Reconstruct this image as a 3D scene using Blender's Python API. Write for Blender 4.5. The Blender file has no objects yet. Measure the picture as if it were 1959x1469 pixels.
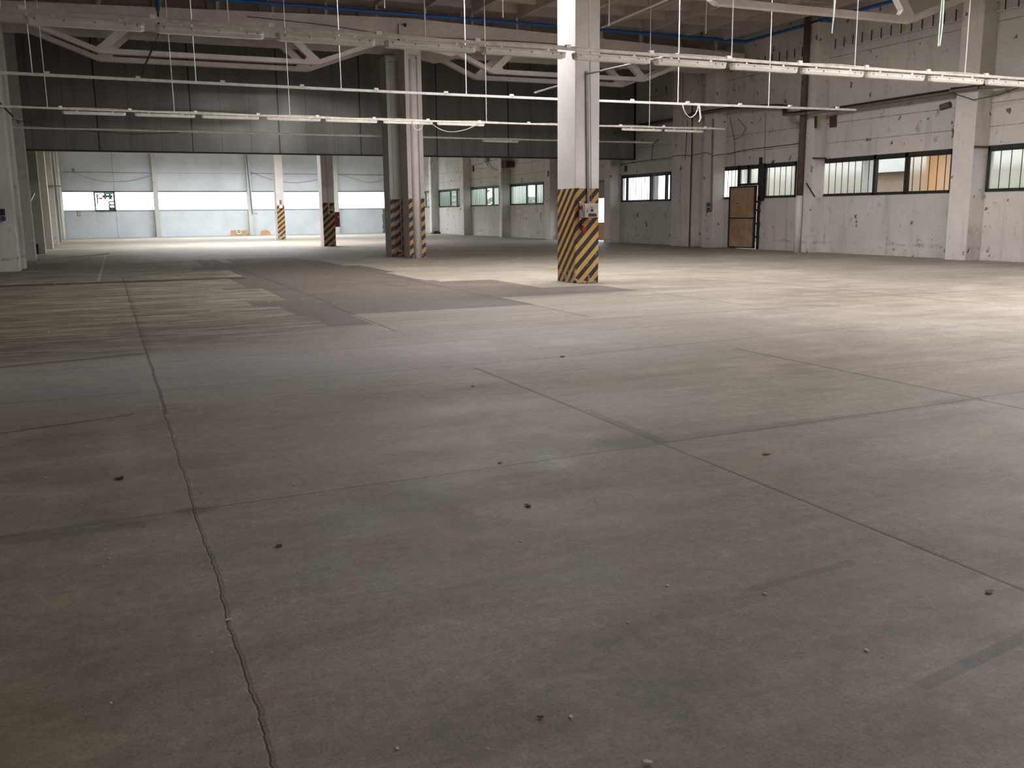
import bpy, bmesh, math, random
from mathutils import Vector, Matrix
random.seed(7)
SC = bpy.context.scene
COL = SC.collection
R = math.radians

# ------------------------------------------------------------------ node helpers
class S:
    """socket wrapper with arithmetic"""
    def __init__(s, m, sock): s.m, s.k = m, sock
    def __add__(a, b): return a.m.op('ADD', a, b)
    def __radd__(a, b): return a.m.op('ADD', b, a)
    def __sub__(a, b): return a.m.op('SUBTRACT', a, b)
    def __rsub__(a, b): return a.m.op('SUBTRACT', b, a)
    def __mul__(a, b): return a.m.op('MULTIPLY', a, b)
    def __rmul__(a, b): return a.m.op('MULTIPLY', b, a)
    def __truediv__(a, b): return a.m.op('DIVIDE', a, b)
    def __lt__(a, b): return a.m.op('LESS_THAN', a, b)
    def __gt__(a, b): return a.m.op('GREATER_THAN', a, b)

class Mat:
    def __init__(s, name):
        s.mat = bpy.data.materials.new(name); s.mat.use_nodes = True
        s.nt = s.mat.node_tree; s.nt.nodes.clear()
        s.out = s.nt.nodes.new('ShaderNodeOutputMaterial')
        s._pos = None
    def n(s, t, **kw):
        nd = s.nt.nodes.new(t)
        for k, v in kw.items(): setattr(nd, k, v)
        return nd
    def link(s, v, sock):
        if isinstance(v, S): s.nt.links.new(v.k, sock)
        elif isinstance(v, (tuple, list)):
            sock.default_value = tuple(v) if len(v) == len(sock.default_value) else tuple(v) + (1,)
        else: sock.default_value = v
    def op(s, o, a, b=0.0, c=None, clamp=False):
        nd = s.n('ShaderNodeMath', operation=o, use_clamp=clamp)
        s.link(a, nd.inputs[0]); s.link(b, nd.inputs[1])
        if c is not None: s.link(c, nd.inputs[2])
        return S(s, nd.outputs[0])
    def abs(s, a): return s.op('ABSOLUTE', a)
    def fract(s, a): return s.op('FRACT', a)
    def min(s, a, b): return s.op('MINIMUM', a, b)
    def max(s, a, b): return s.op('MAXIMUM', a, b)
    def pos(s):
        if s._pos is None:
            g = s.n('ShaderNodeNewGeometry'); sp = s.n('ShaderNodeSeparateXYZ')
            s.nt.links.new(g.outputs['Position'], sp.inputs[0])
            s._pos = [S(s, sp.outputs[i]) for i in range(3)]; s._g = g
        return s._pos
    def obj(s):
        g = s.n('ShaderNodeTexCoord'); sp = s.n('ShaderNodeSeparateXYZ')
        s.nt.links.new(g.outputs['Object'], sp.inputs[0])
        return [S(s, sp.outputs[i]) for i in range(3)]
    def normal(s):
        s.pos(); sp = s.n('ShaderNodeSeparateXYZ')
        s.nt.links.new(s._g.outputs['Normal'], sp.inputs[0])
        return [S(s, sp.outputs[i]) for i in range(3)]
    def vec(s, x, y, z):
        c = s.n('ShaderNodeCombineXYZ')
        for i, v in enumerate((x, y, z)): s.link(v, c.inputs[i])
        return S(s, c.outputs[0])
    def noise(s, v, scale=1.0, detail=4, rough=.55, dist=0.0):
        nd = s.n('ShaderNodeTexNoise'); s.link(v, nd.inputs['Vector'])
        nd.inputs['Scale'].default_value = scale; nd.inputs['Detail'].default_value = detail
        nd.inputs['Roughness'].default_value = rough; nd.inputs['Distortion'].default_value = dist
        return S(s, nd.outputs[0])
    def ramp(s, f, a, b, lo=0.0, hi=1.0):
        nd = s.n('ShaderNodeMapRange'); nd.clamp = True
        s.link(f, nd.inputs[0])
        for i, v in enumerate((a, b, lo, hi)): nd.inputs[i + 1].default_value = v
        return S(s, nd.outputs[0])
    def mix(s, f, a, b):
        nd = s.n('ShaderNodeMix', data_type='RGBA')
        s.link(f, nd.inputs[0]); s.link(a, nd.inputs[6]); s.link(b, nd.inputs[7])
        return S(s, nd.outputs[2])
    def scale(s, col, f):
        nd = s.n('ShaderNodeMix', data_type='RGBA', blend_type='MULTIPLY')
        nd.inputs[0].default_value = 1; s.link(col, nd.inputs[6])
        s.link(s.vec(f, f, f), nd.inputs[7])
        return S(s, nd.outputs[2])
    def bsdf(s, col, rough=.8, bump=None, bstr=.3, bdist=.02, metal=0, spec=.4, **kw):
        b = s.n('ShaderNodeBsdfPrincipled')
        s.link(col, b.inputs['Base Color']); s.link(rough, b.inputs['Roughness'])
        b.inputs['Metallic'].default_value = metal; b.inputs['Specular IOR Level'].default_value = spec
        for k, v in kw.items(): s.link(v, b.inputs[k])
        if bump is not None:
            bn = s.n('ShaderNodeBump'); bn.inputs['Strength'].default_value = bstr; bn.inputs['Distance'].default_value = bdist
            s.link(bump, bn.inputs['Height']); s.nt.links.new(bn.outputs[0], b.inputs['Normal'])
        s.nt.links.new(b.outputs[0], s.out.inputs[0])
        return s.mat

def rectmask(m, x, y, x0, x1, y0, y1):
    a = (x > x0) * (x < x1); b = (y > y0) * (y < y1)
    return a * b

def simple(name, col, rough=.6, metal=0, var=.15, scale=6, **kw):
    m = Mat(name); x, y, z = m.obj()
    n = m.noise(m.vec(x, y, z), scale)
    c = m.scale(tuple(col), m.ramp(n, .3, .7, 1 - var, 1 + var))
    return m.bsdf(c, rough, n, .15, .01, metal, **kw)

# ------------------------------------------------------------------ materials
def mat_floor():
    m = Mat('worn_concrete_floor'); x, y, z = m.pos()
    p = m.vec(x, y, 0.0)
    big = m.noise(p, .35, 5, .6)
    mid = m.noise(p, 1.6, 6, .65)
    fine = m.noise(p, 18, 6, .75)
    grit = m.noise(p, 70, 3, .7)
    streak = m.noise(m.vec(x * .45, y * 2.6, 0.0), 1.0, 6, .7, .4)
    wx = (m.noise(m.vec(0.0, y, 3.0), 1.3, 5, .7) - .5) * .10
    wx2 = (m.noise(m.vec(0.0, y, 9.0), 11, 6, .9) - .5) * .05
    wy = (m.noise(m.vec(x, 0.0, 5.0), 1.3, 5, .7) - .5) * .08
    # base
    base = m.mix(m.ramp(big, .35, .65), (.226, .2, .15), (.306, .28, .232))
    base = m.scale(base, m.ramp(mid, .25, .75, .76, 1.2))
    base = m.scale(base, m.ramp(fine, .3, .7, .8, 1.16))
    base = m.scale(base, m.ramp(grit, .25, .65, .74, 1.1))
    base = m.scale(base, m.ramp(streak, .3, .7, .8, 1.16))
    # old oily zone on the far left
    old = m.ramp(y - x * .35 + (mid - .5) * 1.5, 11.0, 12.6) * m.ramp(x + (mid - .5) * .5, 2.9, 3.3, 1.0, 0.0) * m.ramp(y + (big - .5) * 6.0, 33.0, 38.0, 1.0, 0.0)
    sc = m.ramp(m.noise(m.vec(x * .5, y * 3.0, 4.0), 1.6, 8, .75, .6), .46, .66)
    oldc = m.mix(sc, (.115, .10, .07), (.33, .325, .25))
    base = m.mix(old * m.ramp(m.noise(p, .8, 4), .2, .5, .55, 1.0), base, oldc)
    # smooth pale strip crossing the left part
    pale = m.ramp(m.abs(y - (10.0 + wy * 4.0)), .9, 2.1, 1.0, 0.0) * m.ramp(x, 2.0, 8.0, 1.0, .25)
    base = m.mix(pale * .55, base, (.33, .325, .315))
    # re-screeded dark patches with stepped edge
    rects = [(2.9, 3.55, 13.3, 14.85), (2.75, 6.9, 14.85, 16.9), (2.35, 6.9, 16.9, 18.0), (3.1, 8.6, 18.0, 21.1), (2.3, 7.3, 21.1, 21.7),
             (2.85, 7.1, 21.7, 25.2), (3.3, 7.4, 25.2, 29.4), (2.4, 6.9, 29.4, 31.0), (3.2, 6.9, 31.0, 33.5), (4.0, 6.6, 33.5, 36.4), (6.9, 10.0, 16.5, 18.2), (2.9, 3.7, 29.0, 36.4)]
    pm = None
    for a in rects:
        k = rectmask(m, x, y, *a); pm = k if pm is None else m.max(pm, k)
    base = m.mix(pm * .92, base, m.scale((.088, .074, .06), m.ramp(mid, .25, .75, .85, 1.25)))
    # darker worn aisle stains
    def blot(cx, cy, rx, ry, f, wob=.4):
        dx = (x - cx) / rx; dy = (y - cy) / ry
        d = m.op('SQRT', dx * dx + dy * dy) + (mid - .5) * wob * 2
        return m.ramp(d, .5, 1.3, f, 0.0)
    st = blot(1.4, 4.95, .22, .5, .16, .25)
    for b in [(1.65, 4.95, .25, .3, .14), (1.6, 4.6, .12, .35, .2), (3.35, 5.5, .35, .2, .4, .2), (2.0, 2.75, .9, .5, .1), (1.0, 2.5, .35, .2, .22), (.33, 5.2, .12, .08, .4, .3), (4.6, 5.47, 1.7, .08, .25, .2), (-.4, 5.1, .7, .08, .25, .2), (8.3, 16.6, 2.6, .7, .3), (6.4, 5.55, .3, .1, .35, .2)]:
        st = m.max(st, blot(*b))
    st = m.max(st, rectmask(m, x, y + (x * -.1), 2.4, 3.05, 2.77, 2.82) * .28)
    st = m.max(st, rectmask(m, x, y + (x * -.18), 2.42, 3.2, 1.66, 1.72) * .28)
    st = m.max(st, m.ramp(m.abs(y - 11.65 - x * .25 + wy), .03, .1, .5, 0.0) * (x < .33))
    st = m.max(st, m.ramp(m.abs(y - 25.15 + wy * .5), .25, .5, .65, 0.0) * (x < 3.3))
    base = m.scale(base, 1.0 - st)
    pale_blots = m.max(blot(2.3, 7.0, .5, .35, .25), blot(.0, 6.9, .1, 1.0, .18, .1))
    pale_blots = m.max(pale_blots, blot(2.3, 4.0, .25, .12, .15))
    base = m.mix(pale_blots, base, (.42, .4, .35))  # paler blots mixed into the concrete colour
    base = m.mix(blot(-.4, 2.9, .25, .5, .22), base, (.3, .19, .1))
    # thin white survey lines far left
    wl = m.ramp(m.abs(x + .55 - y * .012), .015, .04, .5, 0.0) * (y > 26.0) * (y < 44.0)
    base = m.mix(wl, base, (.5, .5, .48))
    # scraps of worn yellow floor paint along the faint aisle joint
    yl = m.ramp(m.abs(y - (9.05 + x * .1 + wy)), .03, .08, 1.0, 0.0) * (fine > .6) * (x > 3.0) * (x < 9.0)
    base = m.mix(yl * .5, base, (.4, .3, .12))
    # joints and cracks
    crack = None
    def add(k):
        nonlocal crack
        crack = k if crack is None else m.max(crack, k)
    def vj(X0, y0, y1, w, f, wob=1.0):
        d = m.abs(x - X0 + wx * wob + wx2 * wob) - (fine - .5) * w * 1.2
        add(m.ramp(d, w * .5, w * 1.2, f, 0.0) * ((y > y0) * (y < y1)))
    def hj(Y0, s, x0, x1, w, f, wob=1.0):
        d = m.abs(y - Y0 - x * s + wy * wob) - (fine - .5) * w * 1.2
        add(m.ramp(d, w * .5, w * 1.2, f, 0.0) * ((x > x0) * (x < x1)))
    vj(.33, 0, 8.2, .0042, .95, .7); vj(.335, 0, 9.5, .011, .18, .9); vj(.34, 8.0, 27, .018, .6, .7); vj(.36, 11.8, 26, .05, .25)
    vj(3.46, -6, 5.36, .006, 1.0, .06); vj(3.46, -6, 5.4, .022, .2, .08); vj(3.46, 5.4, 9.0, .02, .6, .3); vj(3.5, 5.4, 6.6, .05, .35); vj(3.6, 12.4, 17, .025, .6, .4); vj(3.7, 17, 30, .04, .4, .3)
    vj(6.7, -6, 5.5, .014, .9, .15); vj(6.72, 5.5, 8.9, .022, .65, .4); vj(6.8, 12.6, 22, .04, .5, .6); vj(6.9, 22, 40, .05, .35, .4)
    vj(10.05, 12.3, 17, .03, .5, .5); vj(10.0, 5, 9, .015, .5); vj(13.6, 8, 19, .03, .45, .6); vj(17.2, 8, 19, .04, .35, .6)
    hj(5.20, .05, -3, .33, .03, .3, .3); hj(5.20, .05, .33, 3.45, .006, .75, .3); hj(5.21, .05, 3.45, 6.7, .02, .55, .5); hj(5.23, .05, 6.7, 12, .012, .7, .4)
    hj(8.05, .3, -3, .1, .02, .75, 1.5); hj(8.15, .1, .1, .5, .015, .5); hj(8.3, .02, .3, 4.5, .012, .3)
    hj(9.1, .03, -3, 4.2, .02, .35); hj(8.75, .11, 4.2, 9.5, .02, .45, 2.0); hj(10.9, .04, -3, 8, .02, .35, 1.2); hj(11.75, .06, 3.2, 8.0, .02, .35)
    hj(12.1, .03, 3.5, 11, .03, .5, 1.6); hj(12.9, .02, 10, 24, .03, .4, 1.4); hj(7.0, .0, 6.8, 12, .02, .35, .5); hj(18.7, 0.0, 6.8, 25, .03, .25)
    base = m.scale(base, 1.0 - crack * .78)
    m5 = m.noise(m.vec(x, y * 1.3, 2.0), 5.5, 8, .8)
    base = m.scale(base, m.ramp(m5, .3, .7, .8, 1.16))
    spk = m.ramp(m.noise(m.vec(x, y, 12.0), 55, 2, .5), .33, .27, 0.0, .5) * m.ramp(m5, .4, .55)
    base = m.scale(base, 1.0 - spk)
    chips = m.ramp(m.noise(p, 42, 2, .5), .735, .76) * .5
    base = m.mix(chips, base, (.5, .47, .4))
    pits = m.ramp(m.noise(m.vec(x, y, 7.0), 26, 3, .6), .3, .26, 0.0, .55)
    base = m.scale(base, 1.0 - pits)
    h = fine * .5 + grit * .3 - crack * 2.0
    rough = m.ramp(mid, .3, .7, .5, .75)
    return m.bsdf(base, rough, h, .35, .012, spec=.35)

def mat_paint(name, col, grime=(.1, .08, .06), lines=(), seams=(), panel_axis='y', amount=.5, skirt=True, spots=.7, dark=None):
    """dirty whitewash on precast panels; lines = heights of horizontal joints"""
    m = Mat(name); x, y, z = m.pos()
    p = m.vec(x, y, z)
    u = y if panel_axis == 'y' else x
    n1 = m.noise(p, .5, 5, .6); n2 = m.noise(p, 2.5, 6, .65); n3 = m.noise(p, 14, 5, .7)
    c = m.scale(tuple(col), m.ramp(n1, .3, .7, .86, 1.06))
    c = m.scale(c, m.ramp(n3, .3, .7, .95, 1.04))
    v = m.noise(m.vec(x * 3.0, y * 3.0, z * .35), 1.0, 5, .7)
    c = m.mix(m.ramp(v, .55, .8, 0.0, .35 * amount), c, tuple(grime))
    c = m.mix(m.ramp(n2, .6, .72, 0.0, .4 * amount), c, tuple(grime))
    sp = m.noise(m.vec(x, y, z * .8 + 3.0), 3.2, 3, .5)
    c = m.mix(m.ramp(sp, .69, .715, 0.0, spots), c, (.09, .06, .045))
    if skirt:
        sk = m.ramp(m.abs(z - .38 - (n2 - .5) * .3), .02, .07, 1.0, 0.0) * m.ramp(m.noise(m.vec(x * .6, y * .6, 0.0), 1.5, 6, .8), .5, .62) * m.ramp(n3, .4, .55)
        c = m.mix(sk * .7, c, (.08, .07, .06))
        c = m.mix(m.ramp(z, .0, .35, .35, 0.0) * m.ramp(n2, .4, .6), c, (.3, .28, .25))
    k = None
    for h in lines:
        q = m.ramp(m.abs(z - h + (n2 - .5) * .02), .008, .022, 1.0, 0.0); k = q if k is None else m.max(k, q)
    for h in seams:
        q = m.ramp(m.abs(u - h), .01, .03, 1.0, 0.0); k = q if k is None else m.max(k, q)
    if k is not None:
        c = m.mix(k * m.ramp(n2, .3, .6, .25, .75), c, (.12, .11, .1))
    if dark:
        x0, x1, z0, z1 = dark
        w = (n2 - .5) * .5
        c = m.mix(rectmask(m, u + w, z + w * .6, x0, x1, z0 - .5, z1), c, (.15, .16, .165))
    return m.bsdf(c, .85, n3, .2, .01, spec=.2)

def mat_column(name, all_faces, period=.29, slope=1.05, duty=.5, top=2.13, white=(.8, .78, .75), ph=0.0, yellow=(.62, .36, .1)):
    m = Mat(name); x, y, z = m.pos(); p = m.vec(x, y, z)
    nx, ny, nz = m.normal()
    n1 = m.noise(p, 1.2, 5, .6); n2 = m.noise(p, 7, 6, .7); n3 = m.noise(p, 30, 4, .6)
    w = m.scale(white, m.ramp(n1, .3, .7, .88, 1.05))
    w = m.mix(m.ramp(n2, .62, .8, 0.0, .35), w, (.3, .27, .24))
    s = m.fract((z - x * slope + y * slope + 40.0 + ph + (n2 - .5) * .012) / period)
    blk = m.scale((.02, .022, .03), m.ramp(n3, .4, .7, .8, 2.6))
    yel = m.scale(yellow, m.ramp(n1, .3, .7, .8, 1.1))
    yel = m.mix(m.ramp(n2, .58, .75, 0.0, .6), yel, (.2, .12, .05))
    st = m.mix(s < duty, yel, blk)
    low = m.ramp(z, .2, .9, .57, .72)
    chip = m.op('GREATER_THAN', n2, low)
    st = m.mix(chip, st, (.42, .4, .36))
    band = z < (top + (n2 - .5) * .03)
    if not all_faces:
        band = band * (ny < -.5)
    c = m.mix(band, w, st)
    return m.bsdf(c, .6, n3, .2, .006, spec=.35)

def mat_partition():
    m = Mat('grey_metal_panel'); x, y, z = m.pos()
    n = m.noise(m.vec(x * 2.0, y, z * .25), 1.0, 5, .6)
    n2 = m.noise(m.vec(x, y, z), 1.1, 4)
    c = m.scale((.25, .25, .225), m.ramp(n, .3, .7, .8, 1.15))
    seam = m.ramp(m.abs(m.fract((x - .09 + 360.0) / 3.6 + .5) - .5), .0055, .0085, 1.0, 0.0)
    seam2 = m.ramp(m.abs(m.fract((x - .09 + 360.0) / 1.2 + .5) - .5), .006, .012, .45, 0.0)
    c = m.scale(c, 1.0 - m.max(seam * .85, seam2))
    wave = m.op('SINE', x * 90.0)
    h = wave * .25 + n2 * .6 - seam * 2
    return m.bsdf(c, .24, h, .22, .004, metal=.2, spec=.5)

def mat_conc(name, col, var=.14, rough=.85):
    m = Mat(name); x, y, z = m.pos(); p = m.vec(x, y, z)
    n1 = m.noise(p, .8, 5, .6); n2 = m.noise(p, 9, 5, .7)
    c = m.scale(tuple(col), m.ramp(n1, .3, .7, 1 - var, 1 + var))
    c = m.scale(c, m.ramp(n2, .3, .75, 1.06, .86))
    return m.bsdf(c, rough, n2, .25, .01, spec=.2)

def mat_glass(name, col, rough):
    m = Mat(name)
    g = m.n('ShaderNodeBsdfRefraction'); g.inputs['IOR'].default_value = 1.12
    g.inputs['Roughness'].default_value = rough; m.link(tuple(col), g.inputs['Color'])
    t = m.n('ShaderNodeBsdfTransparent'); m.link(tuple(col), t.inputs['Color'])
    gl = m.n('ShaderNodeBsdfGlossy'); gl.inputs['Roughness'].default_value = .15
    mx = m.n('ShaderNodeMixShader'); mx.inputs[0].default_value = .35 if rough > .1 else 1.0
    m.nt.links.new(g.outputs[0], mx.inputs[1]); m.nt.links.new(t.outputs[0], mx.inputs[2])
    m2 = m.n('ShaderNodeMixShader'); m2.inputs[0].default_value = .05
    m.nt.links.new(mx.outputs[0], m2.inputs[1]); m.nt.links.new(gl.outputs[0], m2.inputs[2])
    m.nt.links.new(m2.outputs[0], m.out.inputs[0])
    return m.mat

def mat_frosted(name, col):
    m = Mat(name)
    t = m.n('ShaderNodeBsdfTranslucent'); m.link(tuple(col), t.inputs['Color'])
    r = m.n('ShaderNodeBsdfRefraction'); r.inputs['IOR'].default_value = 1.15; r.inputs['Roughness'].default_value = .35
    m.link(tuple(col), r.inputs['Color'])
    mx = m.n('ShaderNodeMixShader'); mx.inputs[0].default_value = .75
    m.nt.links.new(t.outputs[0], mx.inputs[1]); m.nt.links.new(r.outputs[0], mx.inputs[2])
    m.nt.links.new(mx.outputs[0], m.out.inputs[0])
    return m.mat

def mat_sheet(name, col):
    m = Mat(name); d = m.n('ShaderNodeBsdfDiffuse'); t = m.n('ShaderNodeBsdfTranslucent')
    m.link(tuple(col), d.inputs[0]); m.link(tuple(col), t.inputs[0])
    mx = m.n('ShaderNodeMixShader'); mx.inputs[0].default_value = .5
    m.nt.links.new(d.outputs[0], mx.inputs[1]); m.nt.links.new(t.outputs[0], mx.inputs[2]); m.nt.links.new(mx.outputs[0], m.out.inputs[0])
    return m.mat
M = {}
M['osheet'] = mat_sheet('orange_plastic_sheet', (.95, .66, .3))
M['floor'] = mat_floor()
M['wall_r'] = mat_paint('whitewashed_panels', (.60, .575, .535), lines=(4.05, 4.75, 7.1), amount=1.3, spots=.85)
M['wall_l'] = mat_paint('dingy_plaster', (.2, .17, .13), amount=1.0)
M['pil'] = mat_paint('whitewashed_concrete', (.66, .63, .59), amount=1.0, spots=.85)
M['pil_l'] = mat_paint('greyed_whitewash', (.52, .52, .47), amount=.8)
M['wall_b'] = mat_paint('pale_back_panels', (.62, .66, .68), lines=(4.96,), seams=(.96,), panel_axis='x', amount=.25, spots=.0, dark=(22.3, 30, 0, 2.05), skirt=False)
M['part'] = mat_partition()
M['ceil'] = mat_conc('ceiling_concrete', (.46, .41, .375))
M['truss'] = mat_conc('painted_concrete', (.66, .61, .58))
M['col1'] = mat_column('striped_pillar', True, top=2.13)
M['col2'] = mat_column('striped_pillar_groove', False, period=.33, slope=.75, top=2.15, ph=.1, white=(.5, .47, .44), yellow=(.45, .26, .09))
M['col2b'] = mat_column('striped_pillar_shaded', False, period=.33, slope=.75, top=2.15, ph=.2, white=(.42, .42, .38), yellow=(.3, .2, .1))  # stripe colour darkened to hold the shadow on this pillar
M['col3'] = mat_column('striped_pillar_boxed', False, period=.34, slope=.9, top=2.2, duty=.5, yellow=(.42, .26, .1))
M['col4'] = mat_column('striped_pillar_far', False, period=.32, slope=.85, top=2.27, duty=.42, yellow=(.5, .3, .1))
M['black'] = simple('dark_steel_frame', (.022, .022, .02), .55, var=.4)
M['frame_g'] = simple('dark_green_frame', (.02, .03, .024), .5, var=.4)
M['white_metal'] = simple('white_painted_steel', (.82, .8, .78), .45)
M['dirty_metal'] = simple('dusty_white_steel', (.56, .53, .46), .45, var=.2)
M['galv'] = simple('galvanised_steel', (.24, .235, .225), .45, .4)
M['galv_d'] = simple('dusty_cable_tray', (.16, .14, .12), .6, .2)
M['diff'] = simple('ribbed_clear_cover', (.66, .64, .58), .22, var=.08)
M['blue'] = simple('blue_paint', (.012, .10, .36), .4)
M['brown'] = simple('brown_pipe_paint', (.11, .08, .06), .6, var=.3)
M['rust'] = simple('rust', (.085, .042, .025), .85, var=.4)
M['ply'] = simple('plywood_board', (.36, .235, .13), .75, var=.25, scale=3)
M['beige'] = simple('grey_enamel', (.50, .49, .43), .5)
M['red'] = simple('red_plastic', (.25, .012, .015), .4)
M['bluep'] = simple('blue_plastic', (.03, .06, .3), .4)
M['cable'] = simple('dark_cable', (.05, .042, .035), .7)
M['wcable'] = simple('pale_cable', (.6, .58, .52), .6)
M['gcord'] = simple('pale_green_cord', (.55, .72, .58), .7)
M['orange'] = simple('orange_board', (.5, .29, .13), .6)
M['paper'] = simple('paper', (.65, .62, .58), .8)
M['leaf'] = simple('dry_leaf', (.34, .2, .11), .9, var=.4)
M['leafd'] = simple('dark_leaf', (.09, .06, .04), .9, var=.4)
M['green'] = simple('green_film', (.01, .16, .06), .5)
M['dgreen'] = simple('dark_green_film', (.02, .09, .05), .5)
M['grey'] = simple('grey_film', (.16, .18, .17), .5)
M['redf'] = simple('red_film', (.6, .03, .06), .5)
M['pane'] = mat_glass('clear_pane', (.93, .94, .93), .0)
M['frost_g'] = mat_frosted('dim_frosted_pane', (.62, .66, .6))
M['frost'] = mat_frosted('frosted_pane', (1, .99, .95))
M['hedge'] = simple('hedge_leaves', (.09, .13, .05), .8, var=.5, scale=9)
M['ground'] = mat_conc('yard_paving', (.3, .29, .27))
M['outwall'] = mat_conc('brown_render', (.44, .32, .25))
M['eave'] = mat_conc('white_eave', (.8, .78, .78), .04)
M['sky_panel'] = simple('rooflight_sheet', (.8, .78, .8), .6)

# ------------------------------------------------------------------ mesh helpers
class MB:
    def __init__(s): s.bm = bmesh.new()
    def box(s, x0, x1, y0, y1, z0, z1, mat=None):
        v = [s.bm.verts.new((x, y, z)) for x in (x0, x1) for y in (y0, y1) for z in (z0, z1)]
        for f in ((0, 1, 3, 2), (4, 6, 7, 5), (0, 4, 5, 1), (2, 3, 7, 6), (0, 2, 6, 4), (1, 5, 7, 3)):
            s.bm.faces.new([v[i] for i in f])
        return s
    def prism(s, pts, a0, a1, axis='y'):
        """polygon in the plane normal to axis, extruded a0..a1; pts (u,v): y->(x,z), x->(y,z), z->(x,y)"""
        def P(u, v, a): return {'y': (u, a, v), 'x': (a, u, v), 'z': (u, v, a)}[axis]
        A = [s.bm.verts.new(P(u, v, a0)) for u, v in pts]; B = [s.bm.verts.new(P(u, v, a1)) for u, v in pts]
        n = len(pts)
        s.bm.faces.new(A); s.bm.faces.new(list(reversed(B)))
        for i in range(n): s.bm.faces.new((A[i], B[i], B[(i + 1) % n], A[(i + 1) % n]))
        return s
    def tube(s, pts, r, seg=8, cap=True):
        pts = [Vector(p) for p in pts]; rings = []
        for i, p in enumerate(pts):
            d = (pts[min(i + 1, len(pts) - 1)] - pts[max(i - 1, 0)]).normalized()
            up = Vector((0, 0, 1)) if abs(d.z) < .9 else Vector((1, 0, 0))
            a = d.cross(up).normalized(); b = d.cross(a)
            rings.append([s.bm.verts.new(p + (a * math.cos(t) + b * math.sin(t)) * r) for t in [2 * math.pi * k / seg for k in range(seg)]])
        for A, B in zip(rings, rings[1:]):
            for k in range(seg): s.bm.faces.new((A[k], A[(k + 1) % seg], B[(k + 1) % seg], B[k]))
        if cap: s.bm.faces.new(rings[0]); s.bm.faces.new(list(reversed(rings[-1])))
        return s
    def bar(s, p, q, w, h):
        """rectangular bar p->q, w sideways, h upward"""
        p, q = Vector(p), Vector(q); d = (q - p).normalized()
        up = Vector((0, 0, 1)) if abs(d.z) < .95 else Vector((0, 1, 0))
        a = d.cross(up).normalized() * w / 2; b = a.cross(d).normalized() * h / 2
        A = [s.bm.verts.new(p + i * a + j * b) for i, j in ((-1, -1), (1, -1), (1, 1), (-1, 1))]
        B = [s.bm.verts.new(q + i * a + j * b) for i, j in ((-1, -1), (1, -1), (1, 1), (-1, 1))]
        s.bm.faces.new(A); s.bm.faces.new(list(reversed(B)))
        for k in range(4): s.bm.faces.new((A[k], B[k], B[(k + 1) % 4], A[(k + 1) % 4]))
        return s
    def build(s, name, mat, parent=None, bevel=0, origin=None, smooth=False):
        bmesh.ops.recalc_face_normals(s.bm, faces=s.bm.faces)
        me = bpy.data.meshes.new(name)
        if origin is None and parent is None:
            co = [v.co for v in s.bm.verts]
            origin = Vector(((min(c.x for c in co) + max(c.x for c in co)) / 2, (min(c.y for c in co) + max(c.y for c in co)) / 2, min(c.z for c in co)))
        if origin is not None:
            bmesh.ops.translate(s.bm, verts=s.bm.verts, vec=-Vector(origin))
        s.bm.to_mesh(me); s.bm.free()
        if smooth:
            for f in me.polygons: f.use_smooth = True
        o = bpy.data.objects.new(name, me); COL.objects.link(o)
        if origin is not None: o.location = origin
        me.materials.append(M[mat] if isinstance(mat, str) else mat)
        if parent is not None: o.parent = parent
        if bevel:
            b = o.modifiers.new('b', 'BEVEL'); b.width = bevel; b.segments = 2; b.limit_method = 'ANGLE'; b.harden_normals = False
        return o

def sm(pts, n=5):
    """smooth curve through points (catmull-rom)"""
    P = [Vector(p) for p in pts]; P = [P[0] * 2 - P[1]] + P + [P[-1] * 2 - P[-2]]; out = []
    for i in range(1, len(P) - 2):
        a, b, c, d = P[i - 1:i + 3]
        for k in range(n):
            t = k / n
            out.append(.5 * ((2 * b) + (c - a) * t + (2 * a - 5 * b + 4 * c - d) * t * t + (3 * b - a - 3 * c + d) * t ** 3))
    return out + [P[-2]]
def tag(o, label, cat, group=None):
    o['label'] = label; o['category'] = cat
    if group: o['group'] = group
    return o
def struct(o, label=None):
    o['kind'] = 'structure'
    if label: o['label'] = label
    return o
def empty(name, loc, label=None, cat=None, group=None):
    o = bpy.data.objects.new(name, None); COL.objects.link(o); o.location = loc; o.empty_display_size = .1
    if label: tag(o, label, cat, group)
    return o
def child(mb, name, mat, root, **kw):
    """mesh given in world coordinates, parented under root (root has no rotation)"""
    bmesh.ops.translate(mb.bm, verts=mb.bm.verts, vec=-Vector(root.location))
    return mb.build(name, mat, root, origin=None, **kw)
def multi(name, label, cat, parts, group=None):
    r = None
    for pn, mb, mt in parts:
        if r is None:
            co = [v.co for v in mb.bm.verts]
            loc = (sum(c.x for c in co) / len(co), sum(c.y for c in co) / len(co), min(c.z for c in co))
            r = empty(name, loc, label, cat, group)
        child(mb, pn, mt, r)
    return r
def dup(root, loc, label=None, group=None):
    r = root.copy(); COL.objects.link(r); r.location = loc
    if label: r['label'] = label
    if group: r['group'] = group
    for ch in list(root.children):
        c = ch.copy(); COL.objects.link(c); c.parent = r
        for g in list(ch.children):
            d = g.copy(); COL.objects.link(d); d.parent = c
    return r

XL, XR, YB, YF = -3.4, 25.1, 79.6, -10.0
ZC = 9.3

# ------------------------------------------------------------------ shell
struct(MB().box(XL - .3, XR + .3, YF - .3, YB + .3, -.3, 0).build('floor', 'floor'), 'worn grey brown concrete floor slab with joints and dark patches')

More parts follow.
